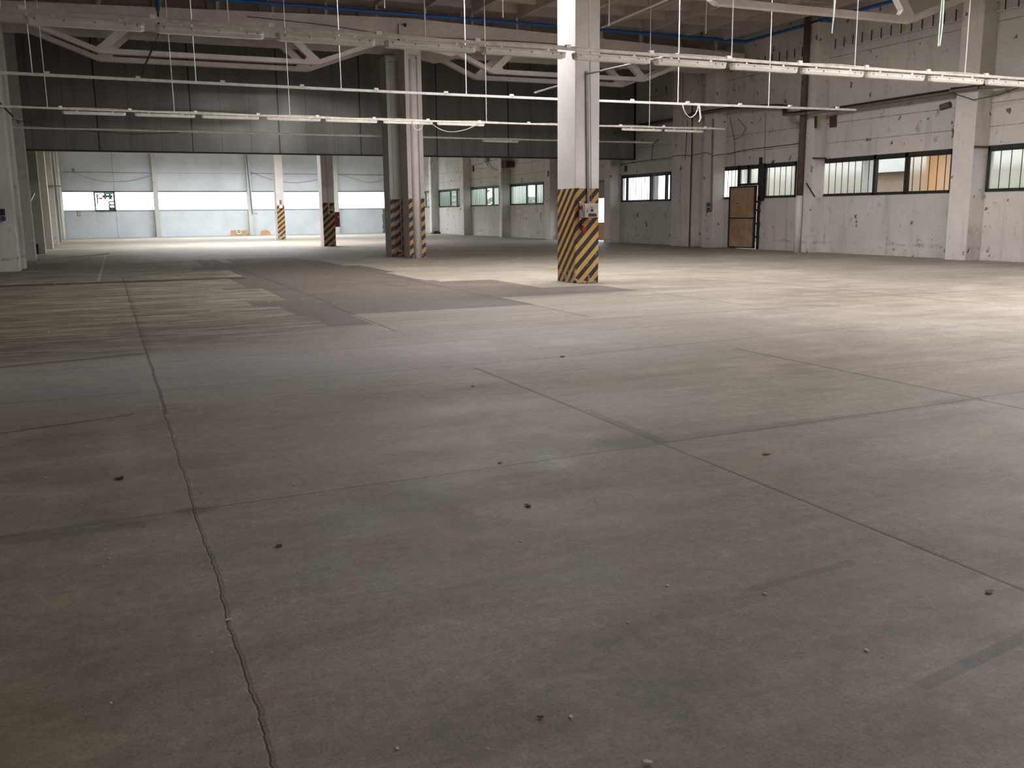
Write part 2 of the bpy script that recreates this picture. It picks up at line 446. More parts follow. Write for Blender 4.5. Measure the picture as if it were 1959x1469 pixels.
def holed(name, mat, fixed0, fixed1, axis, a0, a1, z1, holes, **kw):
    """wall along axis with rectangular holes (a,b,za,zb)"""
    mb = MB()
    cuts = sorted({a0, a1, *[h[0] for h in holes], *[h[1] for h in holes]})
    for a, b in zip(cuts, cuts[1:]):
        hs = sorted([(h[2], h[3]) for h in holes if h[0] <= a + 1e-6 and h[1] >= b - 1e-6])
        z = 0
        for s0, s1 in hs + [(z1, z1)]:
            if s0 > z + 1e-6:
                if axis == 'y': mb.box(fixed0, fixed1, a, b, z, s0)
                else: mb.box(a, b, fixed0, fixed1, z, s0)
            z = max(z, s1)
    return mb.build(name, mat)

WZ0, WZ1 = 2.1, 3.48
wins = {'A': (38.6, 43.3), 'C': (22.3, 28.46), 'D': (13.7, 21.0), 'E': (5.6, 12.9), 'F': (52.83, 58.0), 'G': (59.78, 65.4), 'H': (67.8, 72.55), 'I': (73.9, 79.3)}
holes = [(a, b, WZ0, WZ1) for a, b in wins.values()]
holes += [(29.7, 32.0, WZ0, WZ1), (32.0, 33.35, 0, WZ1), (33.35, 34.9, WZ0, WZ1)]
# the plywood door stands in front of the opening 32.0..33.75
holes += [(44.8, 50.35, 0, 3.3)]
struct(holed('wall_right', 'wall_r', XR, XR + .25, 'y', YF, YB, ZC + .3, holes), 'dirty whitewashed panel wall with a row of barred windows')
struct(MB().box(XL - .25, XL, YF, YB, 0, ZC + .3).build('wall_left', 'wall_l'))
struct(MB().box(XL, XR, YF - .25, YF, 0, ZC + .3).build('wall_front', 'wall_r'))
struct(holed('wall_back', 'wall_b', YB, YB + .25, 'x', XL, XR, ZC + .3, [(-2.75, 24.9, 2.1, 3.53)]), 'pale bluish back wall with a long strip window')
struct(MB().box(XL, XR, 42.0, 42.12, 4.25, 9.2).build('wall_middle', 'part'), 'dark grey metal panel partition hanging above the passage')
struct(MB().box(XL, XR, 41.93, 42.16, 4.19, 4.25).build('trim_1', 'black'), 'black bottom edge of the hanging partition')
struct(MB().box(25.02, 25.1, 41.93, 42.0, 4.25, 8.4).build('trim_2', 'black'))

# ceiling: gently pitched deck, ribs along the hall and cross ribs
def zr(x): return 8.76 - .03 * abs(x - 10.9)
ribx = [7.54 + 1.78 * k for k in range(-6, 10)]
cb = MB()
for x0, x1 in ((XL, 10.9), (10.9, XR)):
    cb.prism([(x0, zr(x0) + .45), (x1, zr(x1) + .45), (x1, zr(x1) + .6), (x0, zr(x0) + .6)], YF, YB, 'y')
for rx in ribx:
    for (y0, y1) in ((5.5, 18.7), (19.8, 32.9), (35.4, 41.9)):
        z = zr(rx)
        cb.prism([(rx - .07, z), (rx + .07, z), (rx + .12, z + .5), (rx - .12, z + .5)], y0, y1, 'y')
    for ys in (33.1,):
        cb.box(rx - .05, rx + .05, ys, ys + .12, 8.4 - .03 * abs(rx - 10.9) - .05, zr(rx) + .5)
for i, rx in enumerate(ribx[:-1]):
    for (y0, y1) in ((5.5, 18.7), (19.8, 32.9), (35.4, 41.9)):
        y = y0 + .1
        while y < y1:
            z = zr(rx + .9) + .14
            cb.box(rx + .05, rx + 1.73, y, y + .14, z, z + .4)
            y += 1.62
struct(cb.build('ceiling', 'ceil'), 'grey concrete ribbed roof deck')

# ------------------------------------------------------------------ concrete roof girders
def girder(nodes, xa, xb, y0, w, label):
    """nodes: four bottom chord nodes (x,z)"""
    mb = MB()
    def top(x): return 8.40 - .029 * abs(x - 10.9)
    zb = 7.43
    (ax, az), (bx, bz), (cx, cz), (dx, dz) = nodes
    mb.prism([(xa, zb), (xb, zb), (xb, top(xb))] + ([(xa, top(xa))]), y0, y0 + w, 'y')
    t = .075
    c0, c1 = y0 + .03, y0 + w - .03
    cnt = [0]
    def chord(p, q, t=t):
        cnt[0] += 1; k = .004 * cnt[0]
        d = Vector((q[0] - p[0], q[1] - p[1])).normalized(); n = Vector((-d.y, d.x)) * t
        mb.prism([(p[0] - n.x, p[1] - n.y), (q[0] - n.x, q[1] - n.y), (q[0] + n.x, q[1] + n.y), (p[0] + n.x, p[1] + n.y)], c0 + k, c1 - k, 'y')
    chord((ax - .25, az + .12), (bx, bz)); chord((bx, bz), (cx, cz)); chord((cx, cz), (dx + .25, dz + .12))
    chord((bx, bz), (bx + .85, 7.5), .12); chord((cx, cz), (cx - .85, 7.5), .12)
    # haunches
    mb.prism([(ax - 1.3, 7.44), (ax - .1, 7.2), (ax + .9, 7.44)], c0 + .034, c1 - .034, 'y') if ax > 5 else None
    for (nx, nz, sg) in ((bx, bz, 1), (cx, cz, -1)):
        mb.prism([(nx - .2 * sg, nz + .0), (nx + .5 * sg, nz + .0), (nx + .38 * sg, nz + .16), (nx + .3 * sg, nz + .3), (nx + .05 * sg, nz + .22)], c0 + .03, c1 - .03, 'y')
    o = mb.build('roof_girder', 'truss')
    return tag(o, label, 'girder', 'concrete roof girders')
NL = [(-1.63, 7.45), (.31, 6.74), (7.19, 6.74), (9.1, 7.4)]
NR = [(12.1, 7.4), (13.67, 6.76), (20.21, 6.76), (21.98, 7.42)]
girder(NL, XL + .9, 10.5, 33.05, .3, 'pale concrete roof girder with dropped chord, left bay, nearer of the two')
girder(NR, 10.5, 24.95, 33.05, .3, 'pale concrete roof girder with dropped chord, right bay, nearer of the two')
girder(NL, XL + .9, 10.2, 34.7, .3, 'pale concrete girder behind the nearer one, left bay, close to the grey partition')
girder(NR, 10.2, 24.95, 34.7, .3, 'pale concrete girder behind the nearer one, right bay, close to the grey partition')
girder([(12.1, 7.4), (13.75, 6.47), (19.85, 6.47), (21.9, 7.2)], 10.1, 24.95, 19.2, .3, 'concrete roof girder chord crossing the top right corner in front of the ribs')

# ------------------------------------------------------------------ pillars
def grooved(x0, x1, y0, y1, z1, zg, groove=True):
    mb = MB(); w = x1 - x0; g0, g1 = x0 + w * .24, x1 - w * .24; d = .1
    if groove:
        pts = [(x0, y0), (g0, y0), (g0 + .04, y0 + d), (g1 - .04, y0 + d), (g1, y0), (x1, y0), (x1, y1), (g1, y1), (g1 - .04, y1 - d), (g0 + .04, y1 - d), (g0, y1), (x0, y1)]
        mb.prism(pts, 0, zg, 'z'); mb.box(x0, x1, y0, y1, zg, z1)
    else: mb.box(x0, x1, y0, y1, 0, z1)
    return mb
o = grooved(9.78, 10.39, 18.94, 19.84, 7.44, 0, False)
o.box(9.7, 10.47, 18.86, 19.92, 7.3, 7.45)
tag(o.build('pillar', 'col1', bevel=.015), 'nearest concrete pillar with yellow and black stripes and a grey electrical cabinet', 'pillar', 'striped concrete pillars')
tag(grooved(10.22, 10.84, 32.95, 33.72, 7.44, 7.15).build('pillar', 'col2', bevel=.01), 'grooved pillar with striped flanges either side of a pale downpipe', 'pillar', 'striped concrete pillars')
tag(grooved(9.92, 10.5, 34.3, 35.1, 7.3, 7.1).build('pillar', 'col2b', bevel=.01), 'pillar with stripes darkened for shadow, standing just behind and left of the grooved pillar', 'pillar', 'striped concrete pillars')
tag(grooved(10.3, 10.92, 47.95, 48.75, ZC, 0, False).build('pillar', 'col3', bevel=.012), 'striped pillar carrying a conduit and switch box with red cabinet on its side', 'pillar', 'striped concrete pillars')
tag(grooved(10.62, 11.13, 63.65, 64.45, ZC, 0, False).build('pillar', 'col4', bevel=.012), 'farthest striped pillar, slimmer, in front of the strip window', 'pillar', 'striped concrete pillars')
tag(MB().tube([(10.53, 33.02, 0), (10.53, 33.02, 7.0)], .135, 14).build('downpipe', 'truss', smooth=True), 'pale round downpipe set in the groove of the pillar', 'pipe')

# wall piers on the right (part of the building)
tn = [2]
def trim(mb, mat, label=None, **kw):
    tn[0] += 1
    return struct(mb.build('trim_%d' % tn[0], mat, **kw), label)
for (y0, y1) in ((13.95, 14.55), (21.04, 21.82), (28.14, 28.75), (34.35, 35.12), (36.2, 36.85), (36.95, 37.65), (43.45, 44.1), (50.7, 51.42), (58.0, 58.6), (65.35, 65.95), (72.7, 73.3)):
    trim(MB().box(24.5, XR, y0, y1, 0, 8.35), 'pil', bevel=.012)
for (y0, y1, x0) in ((31.9, 32.7, -2.45), (33.4, 34.2, -2.4), (39.4, 40.1, -2.45), (47.0, 47.6, -2.5), (53.8, 54.4, -2.5), (60.9, 61.6, -2.5), (68.0, 68.7, -2.6), (75.0, 79.5, -2.7)):
    trim(MB().box(XL, x0, y0, y1, 0, 7.5 if y0 < 36 else 8.4), 'pil_l', bevel=.012)
trim(MB().box(XL, -2.85, 47.6, 53.8, 0, 8.4), 'wall_l')
for k, px_ in enumerate((3.72, 10.88, 18.0)):
    trim(MB().box(px_ + .04, px_ + .38, 79.05, YB, 0, ZC), 'pil_l', bevel=.01)
trim(MB().box(-2.75, 24.9, 79.52, 79.6, 3.5, 3.56), 'black')
trim(MB().box(-2.75, 24.9, 79.54, 79.6, 2.07, 2.12), 'wall_b')

# ------------------------------------------------------------------ windows of the right wall
wn = [0]
def window(y0, y1, bays, fm='black', x=XR, z0=WZ0, z1=WZ1, barstep=.3, label=None, top=.14):
    """bays: (ya, yb, kind) kind: frost/bars/clear/open"""
    wn[0] += 1
    fr = MB()
    xa, xb = x - .03, x + .1
    fr.box(xa, xb, y0, y1, z1 - top, z1).box(xa, xb, y0, y1, z0, z0 + .06).box(xa, xb, y0, y0 + .07, z0, z1).box(xa, xb, y1 - .07, y1, z0, z1)
    for a, b, k in bays:
        if a > y0 + .02: fr.box(xa, xb, a - .07, a + .05, z0, z1)
        fr.box(xa + .02, xb - .02, a, b, z0 + .06, z0 + .09).box(xa + .02, xb - .02, a, b, z1 - top - .03, z1 - top)
    root = struct(fr.build('window_%d' % wn[0], fm), label)
    for a, b, k in bays:
        p = MB().box(x + .03, x + .04, a + .04, b - .04, z0 + .07, z1 - top)
        if k != 'open':
            child(p, 'pane', ('frost_g' if fm == 'frame_g' else 'frost') if 'frost' in k else 'pane', root)
        if 'bar' in k:
            yy = a + barstep * .7
            while yy < b - .08:
                child(MB().tube([(x - .05, yy, z0 + .03), (x - .05, yy + random.uniform(-.01, .01), z1 - top + .02)], .02 if fm == 'frame_g' else .014, 6), 'bar', fm, root)
                yy += barstep
    return root
window(38.6, 43.3, [(38.6, 39.0, 'bar'), (39.05, 40.35, 'clear'), (40.45, 42.7, 'frost bar'), (42.75, 43.3, 'frost')], barstep=.28, label='dark framed window under the end of the partition, one clear pane beside barred frosted ones')
window(22.3, 28.46, [(22.3, 24.1, 'frost bar'), (24.2, 25.5, 'clear'), (25.62, 28.46, 'frost bar')], barstep=.33, label='long window with a clear middle pane and an orange board behind its right end')
window(13.7, 21.0, [(13.7, 16.3, 'frost bar'), (16.4, 18.0, 'clear'), (18.1, 21.0, 'frost bar')], barstep=.36, label='barred frosted window at the right edge of the picture')
window(5.6, 12.9, [(5.6, 8.1, 'frost bar'), (8.2, 9.6, 'clear'), (9.7, 12.9, 'frost bar')], barstep=.36)
window(29.7, 31.62, [(29.7, 31.62, 'frost bar')], barstep=.34, label='barred frosted window between the brown pipe and the plywood door')
window(33.35, 34.9, [(33.35, 34.9, 'frost bar')], barstep=.26, label='barred frosted window left of the plywood door')
w7 = window(31.98, 33.35, [(31.98, 32.65, 'frost'), (32.7, 33.35, 'frost')], z0=2.64, label='two small frosted panes above the plywood door')
GB = 'frame_g'
window(52.83, 58.0, [(52.83, 53.9, 'frost bar'), (54.0, 55.3, 'clear'), (55.4, 58.0, 'frost bar')], GB, barstep=.24)
window(59.78, 65.4, [(59.78, 61.0, 'frost bar'), (61.1, 62.3, 'clear'), (62.4, 65.4, 'frost bar')], GB, barstep=.24)
window(67.8, 72.55, [(67.8, 68.3, 'bar'), (68.4, 69.8, 'clear'), (69.9, 72.55, 'frost bar')], GB, barstep=.24)
window(73.9, 79.3, [(73.9, 76.0, 'clear'), (76.1, 79.3, 'frost bar')], GB, barstep=.24)
# dark stout post beside the plywood door
trim(MB().box(XR - .06, XR + .15, 31.62, 31.97, 2.0, 3.5).box(XR - .08, XR + .12, 31.82, 31.95, 3.4, 3.75).box(XR - .06, XR + .1, 31.86, 31.99, 0, 2.2), 'black')

# strip window of the back wall
for a, b in ((-2.75, -.5), (.95, 3.72), (4.14, 10.88), (11.3, 18.0), (18.42, 24.9)):
    wn[0] += 1
    fr = MB().box(a, b, 79.62, 79.68, 3.49, 3.53).box(a, b, 79.62, 79.68, 2.1, 2.14).box(a, a + .04, 79.62, 79.68, 2.1, 3.53).box(b - .04, b, 79.62, 79.68, 2.1, 3.53)
    r_ = struct(fr.build('window_%d' % wn[0], 'white_metal'))
    child(MB().box(a + .04, b - .04, 79.64, 79.65, 2.14, 3.49), 'pane', 'pane', r_)
wn[0] += 1
a, b = -.5, .95
fr = MB().box(a, b, 79.5, 79.66, 3.43, 3.53).box(a, b + .06, 79.5, 79.66, 2.06, 2.14).box(a, a + .06, 79.5, 79.66, 2.1, 3.53).box(b - .1, b, 79.5, 79.66, 2.1, 3.53)
r_ = struct(fr.build('window_%d' % wn[0], 'black'), 'small dark framed casement in the strip window with green and red film shapes')
child(MB().box(a + .06, b - .1, 79.6, 79.61, 2.14, 3.43), 'pane', 'pane', r_)
def ring(mb, cx, cz, r0, r1, y0=79.57, y1=79.59, a0=0, a1=360, n=20):
    for i in range(n):
        t, u = R(a0 + (a1 - a0) * i / n), R(a0 + (a1 - a0) * (i + 1) / n)
        mb.prism([(cx + r0 * math.cos(t), cz + r0 * math.sin(t)), (cx + r1 * math.cos(t), cz + r1 * math.sin(t)), (cx + r1 * math.cos(u), cz + r1 * math.sin(u)), (cx + r0 * math.cos(u), cz + r0 * math.sin(u))], y0, y1)
def disc(mb, cx, cz, r, y0=79.57, y1=79.59, n=14):
    mb.prism([(cx + r * math.cos(2 * math.pi * i / n), cz + r * math.sin(2 * math.pi * i / n)) for i in range(n)], y0, y1)
mb = MB().box(-.34, -.25, 79.5, 79.53, 2.62, 3.38); ring(mb, -.05, 3.2, .14, .2, 79.5, 79.53); mb.box(-.25, .1, 79.5, 79.53, 2.95, 3.02)
child(mb, 'grey_film', 'grey', r_)
mb = MB()
for cx in (.28, .62):
    disc(mb, cx - .09, 3.17, .095, 79.5, 79.52); disc(mb, cx + .09, 3.17, .095, 79.5, 79.53); disc(mb, cx, 3.27, .07, 79.51, 79.54)
mb.box(.18, .84, 79.5, 79.53, 3.32, 3.42); mb.prism([(.45, 2.95), (.82, 2.95), (.66, 3.12), (.6, 3.12)], 79.5, 79.53)
child(mb, 'dark_green_film', 'dgreen', r_)
mb = MB().prism([(.14, 3.08), (.2, 3.13), (.26, 3.1), (.32, 3.13), (.38, 3.08), (.26, 2.9)], 79.48, 79.5); child(mb, 'red_film', 'redf', r_)
mb = MB()
for zc in (2.66, 2.4):
    ring(mb, .62, zc, .07, .165, 79.5, 79.53, a0=90, a1=270, n=10); mb.box(.62, .85, 79.5, 79.53, zc + .07, zc + .16)
mb.box(.47, .85, 79.5, 79.53, 2.14, 2.32)
child(mb, 'green_film', 'green', r_)

# ------------------------------------------------------------------ doors
dn = MB().box(24.92, 24.98, 32.0, 33.72, .04, 2.6)
d = empty('plywood_door', (24.95, 32.9, 0), 'pair of plywood boards in a black frame forming a door in the right wall', 'door')
fr = MB().box(24.9, 25.0, 31.98, 32.05, .03, 2.62).box(24.9, 25.0, 33.68, 33.75, .03, 2.62).box(24.9, 25.0, 31.98, 33.75, 2.56, 2.62).box(24.9, 25.0, 31.98, 33.75, .03, .08).box(24.9, 25.0, 31.98, 33.75, 1.27, 1.31)
child(fr, 'door_frame', 'black', d)
child(MB().box(24.93, 24.96, 32.05, 33.68, 1.31, 2.56), 'upper_board', 'ply', d)
child(MB().box(24.93, 24.96, 32.05, 33.68, .08, 1.27), 'lower_board', 'ply', d)
child(MB().box(24.89, 24.93, 33.1, 33.16, 1.88, 1.93), 'door_handle', 'rust', d)
for z in (.45, 1.0, 1.55, 1.9): child(MB().tube([(25.0, 31.8, z), (25.0, 31.8, z + .12)], .05, 8).box(24.98, 25.02, 31.8, 31.99, z + .02, z + .1), 'hinge', 'black', d)
# big doorway further along: dark posts, half open shutter, orange board
trim(MB().box(25.05, 25.2, 50.2, 50.35, 0, 3.3).box(25.05, 25.2, 44.8, 50.35, 3.22, 3.3).box(25.05, 25.2, 44.8, 44.88, 0, 3.3), 'black')
tag(MB().box(25.4, 25.5, 44.6, 50.5, 2.35, 3.4).build('roller_shutter', 'grey'), 'grey shutter hanging in the top of the doorway behind the near pillar', 'shutter')
tag(MB().box(26.2, 26.26, 43.5, 50.8, 0, 1.02).build('barrier_board', simple('brown_board', (.42, .2, .1), .6)), 'orange brown board across the lower part of the far doorway', 'board')

# ------------------------------------------------------------------ outside
struct(MB().box(25.35, 60, -20, 110, -.4, -.05).build('ground', 'ground'))
struct(MB().box(-40, 25.35, 79.85, 110, -.4, -.05).build('ground', 'ground'))
ob = MB().box(32, 38, 8, 43, -.05, 3.2)
oo = tag(ob.build('outbuilding', 'outwall'), 'brown rendered outbuilding seen through the clear pane of the long window', 'building')
child(MB().box(31.7, 38.2, 7.8, 43.2, 3.2, 4.9), 'eave', 'eave', oo)
tag(MB().box(25.9, 25.93, 22.75, 24.1, 0, 3.6).build('board', 'osheet'), 'orange board standing outside behind the right end of the long window', 'board')
for yy in (10.5, 18.2, 26.95, 30.75, 34.1, 41.7):
    tag(MB().box(26.1, 26.36, yy, yy + .3, -.05, 4.1).build('grey_post', 'galv'), {10.5: 'grey post outside the nearest window', 18.2: 'grey post outside the window at the right edge', 26.95: 'grey post outside the left part of the long window', 30.75: 'grey post outside the window beside the brown pipe', 34.1: 'grey post outside the window left of the plywood door', 41.7: 'grey post outside the window under the partition end'}[yy], 'post', 'grey posts outside the windows')
tag(MB().prism([(25.4, 4.2), (27.0, 4.14), (27.0, 4.26), (25.4, 4.32)], 3, 46, 'y').build('added_canopy', 'eave'), 'pale roof added out of view to dim the yard outside the right wall windows', 'added_canopy')  # unseen roof added to cut the sky light on the yard
def hedge(x0, x1, y0, y1, h, label):
    bm = bmesh.new()
    n = int((y1 - y0) / .35) + 1
    rnd = random.Random(int(y0 * 10))
    for i in range(n * 14):
        c = Vector((rnd.uniform(x0, x1), rnd.uniform(y0, y1), rnd.uniform(0.1, h)))
        r = rnd.uniform(.16, .34)
        mt = Matrix.Translation(c) @ Matrix.Diagonal((r, r, r * .8, 1)) @ Matrix.Rotation(rnd.uniform(0, 6), 4, 'Z')
        bmesh.ops.create_icosphere(bm, subdivisions=1, radius=1, matrix=mt)
    for v in bm.verts: v.co += Vector((rnd.uniform(-.06, .06) for _ in range(3)))
    m_ = MB(); m_.bm.free(); m_.bm = bm
    return tag(m_.build('hedge', 'hedge'), label, 'hedge', 'hedges outside the windows')
hedge(28.7, 29.6, 13.0, 27.2, 2.45, 'green hedge outside behind the right window and the orange board')
hedge(28.7, 29.6, 29.9, 35.2, 2.45, 'green hedge outside between the clear pane and the plywood door')
hedge(30, 31.5, 62, 69, 2.7, 'green shrubs outside the first far window past the doorway')
hedge(29, 31, 75, 96, 3.6, 'tall green shrubs outside the two farthest side windows')

# ------------------------------------------------------------------ lamp rails, rods and fixtures
ordn = ['first', 'second', 'third', 'fourth', 'fifth', 'sixth', 'seventh', 'eighth', 'ninth', 'tenth', 'eleventh', 'twelfth', 'thirteenth']
def rail(y, z, x0, x1, rods, label, bare=False, clips=True, zt=8.7, sag=.0, th=.042):
    r = empty('lamp_rail', (x0, y, z), label, 'rail', 'hanging lamp rails')
    n = 14
    zz = lambda x: z - sag * math.sin(math.pi * (x - x0) / (x1 - x0))
    pts = [(x0 + (x1 - x0) * i / n, y, zz(x0 + (x1 - x0) * i / n)) for i in range(n + 1)]
    mb = MB()
    for p, q in zip(pts, pts[1:]): mb.bar(p, q, .05, th)
    child(mb, 'channel', 'white_metal' if bare else 'dirty_metal', r)
    for rx in rods:
        child(MB().tube([(rx, y, zz(rx) + .01), (rx - .02, y, zt)], .010, 6), 'hanger_rod', 'white_metal', r)
    if clips:
        x = -.8
        while x < x1 - .2:
            if x > x0: child(MB().box(x - .045, x + .045, y - .03, y + .03, zz(x) + .015, zz(x) + .07), 'clip', 'white_metal', r)
            x += 1.705
    if not bare:
        child(MB().tube([(x0 + (x1 - x0) * i / 60, y + .01 * math.sin(i * 1.7), zz(x0 + (x1 - x0) * i / 60) + .03 + .012 * math.sin(i * .9)) for i in range(61)], .012, 6), 'cable', 'dirty_metal', r)
    return r
r1 = rail(15.25, 4.45, -3.4, 25.0, [-1.07, 1.98, 5.1, 8.15, 11.21, 14.24, 17.32, 20.4, 23.4], 'nearest lamp rail carrying the long row of tube fixtures', sag=.03)
r2 = rail(21.65, 4.45, -3.4, 20.35, [-1.07, 2.06, 5.2, 8.24, 14.24, 17.21], 'bare white rail hanging between the nearest lamp row and the second lamp row', bare=True, zt=8.34, sag=.06, th=.055)
r3 = rail(28.15, 4.45, -3.4, 20.5, [-1.11, 2.05, 5.22, 11.38, 17.38], 'second lamp rail with a few fixtures, in front of the grooved pillar', sag=.04)
r4 = rail(35.6, 4.53, -3.0, 22.2, [], 'faint farthest lamp rail in front of the grey partition', clips=False)

fx = empty('tube_fixture', (0, 0, 0), 'x', 'light fixture', 'x')
def prof(w0, w1, z0, z1, x0, x1, ch):
    """box tapered at the ends and narrower at the bottom"""
    mb = MB(); bm = mb.bm
    rings = []
    for x, s in ((x0, .6), (x0 + ch, 1), (x1 - ch, 1), (x1, .6)):
        zc = (z0 + z1) / 2; 
        pts = [(-w0 * s, z1), (-w0 * s, zc + .01), (-w1 * s, z0 + (zc - z0) * (1 - s)), (w1 * s, z0 + (zc - z0) * (1 - s)), (w0 * s, zc + .01), (w0 * s, z1)]
        rings.append([bm.verts.new((x, p[0], p[1])) for p in pts])
    for A, B in zip(rings, rings[1:]):
        for k in range(6): bm.faces.new((A[k], A[(k + 1) % 6], B[(k + 1) % 6], B[k]))
    bm.faces.new(rings[0]); bm.faces.new(list(reversed(rings[-1])))
    return mb
prof(.075, .07, -.10, -.065, 0, 1.58, .05).build('housing', 'dirty_metal', fx)
prof(.07, .052, -.175, -.098, .01, 1.57, .05).build('cover', 'diff', fx)
for cxx in (.12, .5, .9, 1.3, 1.46):
    MB().box(cxx, cxx + .02, -.079, .079, -.115, -.085).build('latch', 'galv', fx)
for cxx in (.35, 1.23): MB().box(cxx, cxx + .04, -.012, .012, -.07, -.02).build('bracket', 'white_metal', fx)
used = False
def fixture(x, y, z, label, group):
    global used
    if not used:
        used = True; fx.location = (x, y, z); fx['label'] = label; fx['group'] = group; return fx
    return dup(fx, (x, y, z), label, group)
X1 = [-.79, .92, 2.67, 4.4, 6.09, 7.82, 9.49, 11.19, 12.88, 14.55, 16.29, 17.98, 19.68, 21.4]
for i, x in enumerate(X1):
    sg = .03 * math.sin(math.pi * (x + 4.2) / 28.4)
    w = ordn[i] if i < 13 else 'fourteenth'
    extra = ''
    if i == 0: lab = 'dusty tube fixture at the left end of the nearest lamp rail'
    elif i == 7: lab = 'tube fixture on the nearest lamp rail, just right of the near striped pillar'
    elif i == 6: lab = 'tube fixture on the nearest lamp rail whose right end meets the near striped pillar'
    elif i < 6: lab = 'tube fixture on the nearest lamp rail, %s from the left end' % w
    else: lab = 'bright tube fixture on the nearest lamp rail, %s to the right of the near pillar' % ordn[i - 7]
    fixture(x, 15.25, 4.45 - sg, lab, 'tube fixtures on the nearest lamp rail')
X3 = [-.78, 1.01, 2.76, 4.53, 6.24, 8.0, 9.72, 16.3, 18.0]
for i, x in enumerate(X3):
    if i < 7: lab = 'small dim tube fixture on the second lamp rail, %s from the left' % ordn[i]
    else: lab = ('tube fixture on the second lamp rail right of the near pillar, its left one', 'tube fixture at the far right end of the second lamp rail')[i - 7]
    f3 = fixture(x, 28.15, 4.45 - .028, lab, 'tube fixtures on the second lamp rail'); f3.scale = (1, .75, .68)
fixture(14.2, 35.6, 4.53, 'lone tube fixture on the farthest rail in front of the partition', 'tube fixture on the farthest rail').scale = (1, .75, .68)

# cut rods and cords hanging from the roof
for x, l in ((8.13, 'leftmost of the cut white rods hanging above the blue pipe'), (11.92, 'cut white rod ending at the blue pipe left of the near pillar'), (15.69, 'cut white rod ending just above the blue pipe right of the near pillar'), (19.48, 'rightmost of the cut white rods near the blue pipe')):
    tag(MB().tube([(x, 28.0, 7.58), (x, 28.0, 8.72)], .018, 6).build('hanging_rod', 'white_metal'), l, 'rod', 'cut hanging rods')
multi('cord', 'pale green doubled cord hanging over the girder chord', 'cord', [('strand', MB().tube(sm([(12.49, 14, 4.77), (12.51, 14, 5.2), (12.5, 14, 6), (12.52, 14, 8.75)]), .012, 6), 'gcord'), ('strand', MB().tube(sm([(12.53, 14.02, 5.0), (12.56, 14, 6), (12.55, 14, 8.75)]), .01, 6), 'gcord')], 'green cords')
multi('cord', 'pale green cord hanging at the far right of the roof', 'cord', [('strand', MB().tube(sm([(15.17, 14, 4.71), (15.2, 14, 5.1), (15.19, 14, 6), (15.2, 14, 8.7)]), .014, 6), 'gcord'), ('strand', MB().tube(sm([(15.15, 14.02, 4.7), (15.16, 14.02, 5.4), (15.22, 14, 8.7)]), .012, 6), 'gcord')], 'green cords')

# loops of cable
multi('cable_loop', 'white looped cable dangling from the bare rail', 'cable', [('loop', MB().tube(sm([(14.35, 21.6, 4.42), (14.38, 21.58, 4.26), (14.47, 21.57, 4.12), (14.6, 21.57, 4.06), (14.75, 21.58, 4.15), (14.84, 21.6, 4.32), (14.8, 21.62, 4.42)]), .011, 6), 'wcable'), ('loose_end', MB().tube(sm([(14.88, 21.6, 4.42), (14.9, 21.58, 4.2), (14.93, 21.58, 4.06), (14.86, 21.57, 3.95)]), .016, 6), 'wcable'), ('loose_end', MB().tube(sm([(14.82, 21.6, 4.42), (14.88, 21.59, 4.25), (14.9, 21.57, 4.0)]), .01, 6), 'wcable')])
tag(MB().tube(sm([(8.9, 28.05, 4.42), (8.95, 28.05, 4.2), (9.05, 28.05, 4.12), (9.2, 28.05, 4.2), (9.25, 28.05, 4.4)]), .01, 6).build('cable_loop', 'dirty_metal'), 'thin cable loop under the second rail left of the grooved pillar', 'cable')
tag(MB().tube(sm([(9.4, 28.04, 4.4), (9.8, 28.04, 4.16), (10.2, 28.04, 4.1), (10.7, 28.04, 4.2), (11.1, 28.04, 4.4)]), .01, 6).build('cable_loop', 'dirty_metal'), 'sagging cable under the second rail in front of the grooved pillar', 'cable')

# conduit joining the rails at the near pillar, and to the cabinet
tag(MB().tube([(10.05, 21.65, 4.52), (10.05, 19.86, 4.52)], .022, 8).build('conduit', 'galv'), 'grey conduit from the bare rail to the back of the near pillar', 'conduit', 'conduits at the near pillar')
tag(MB().tube([(10.05, 18.9, 4.6), (10.05, 15.27, 4.47)], .022, 8).build('conduit', 'galv'), 'grey conduit from the front of the near pillar to the nearest lamp rail', 'conduit', 'conduits at the near pillar')
tag(MB().bar((10.05, 18.915, 4.66), (10.1, 18.915, 1.8), .06, .035).build('conduit', 'galv'), 'vertical grey conduit running down the near striped pillar to the cabinet', 'conduit', 'conduits at the near pillar')
tag(MB().tube([(10.19, 18.925, 1.8), (10.14, 18.925, 4.7), (10.13, 18.925, 5.3), (10.1, 18.925, 7.2)], .006, 5).build('wire', 'galv'), 'thin wire running up the near pillar above the conduit', 'wire')

# electrical cabinet
cb_ = empty('electrical_cabinet', (10.02, 18.72, 1.47), 'grey electrical cabinet with red sockets on the near striped pillar', 'cabinet')
child(MB().box(9.87, 10.24, 18.68, 18.94, 1.48, 1.79), 'body', 'beige', cb_, bevel=.008)
child(MB().box(9.885, 10.225, 18.662, 18.68, 1.49, 1.78), 'door', 'beige', cb_, bevel=.004)
child(MB().box(10.04, 10.09, 18.65, 18.664, 1.61, 1.67), 'switch', 'black', cb_)
child(MB().box(9.94, 9.96, 18.65, 18.664, 1.6, 1.66), 'lock', 'galv', cb_)
child(MB().box(10.03, 10.1, 18.655, 18.664, 1.69, 1.72), 'sticker', 'orange', cb_)
child(MB().box(9.97, 10.18, 18.657, 18.664, 1.5, 1.57), 'scraped_label', 'rust', cb_)
for (cx, cz) in ((9.89, 1.82), (10.13, 1.82), (9.89, 1.45), (10.13, 1.45)):
    child(MB().box(cx - .018, cx + .018, 18.9, 18.93, cz - .015, cz + .02), 'mounting_lug', 'white_metal', cb_)
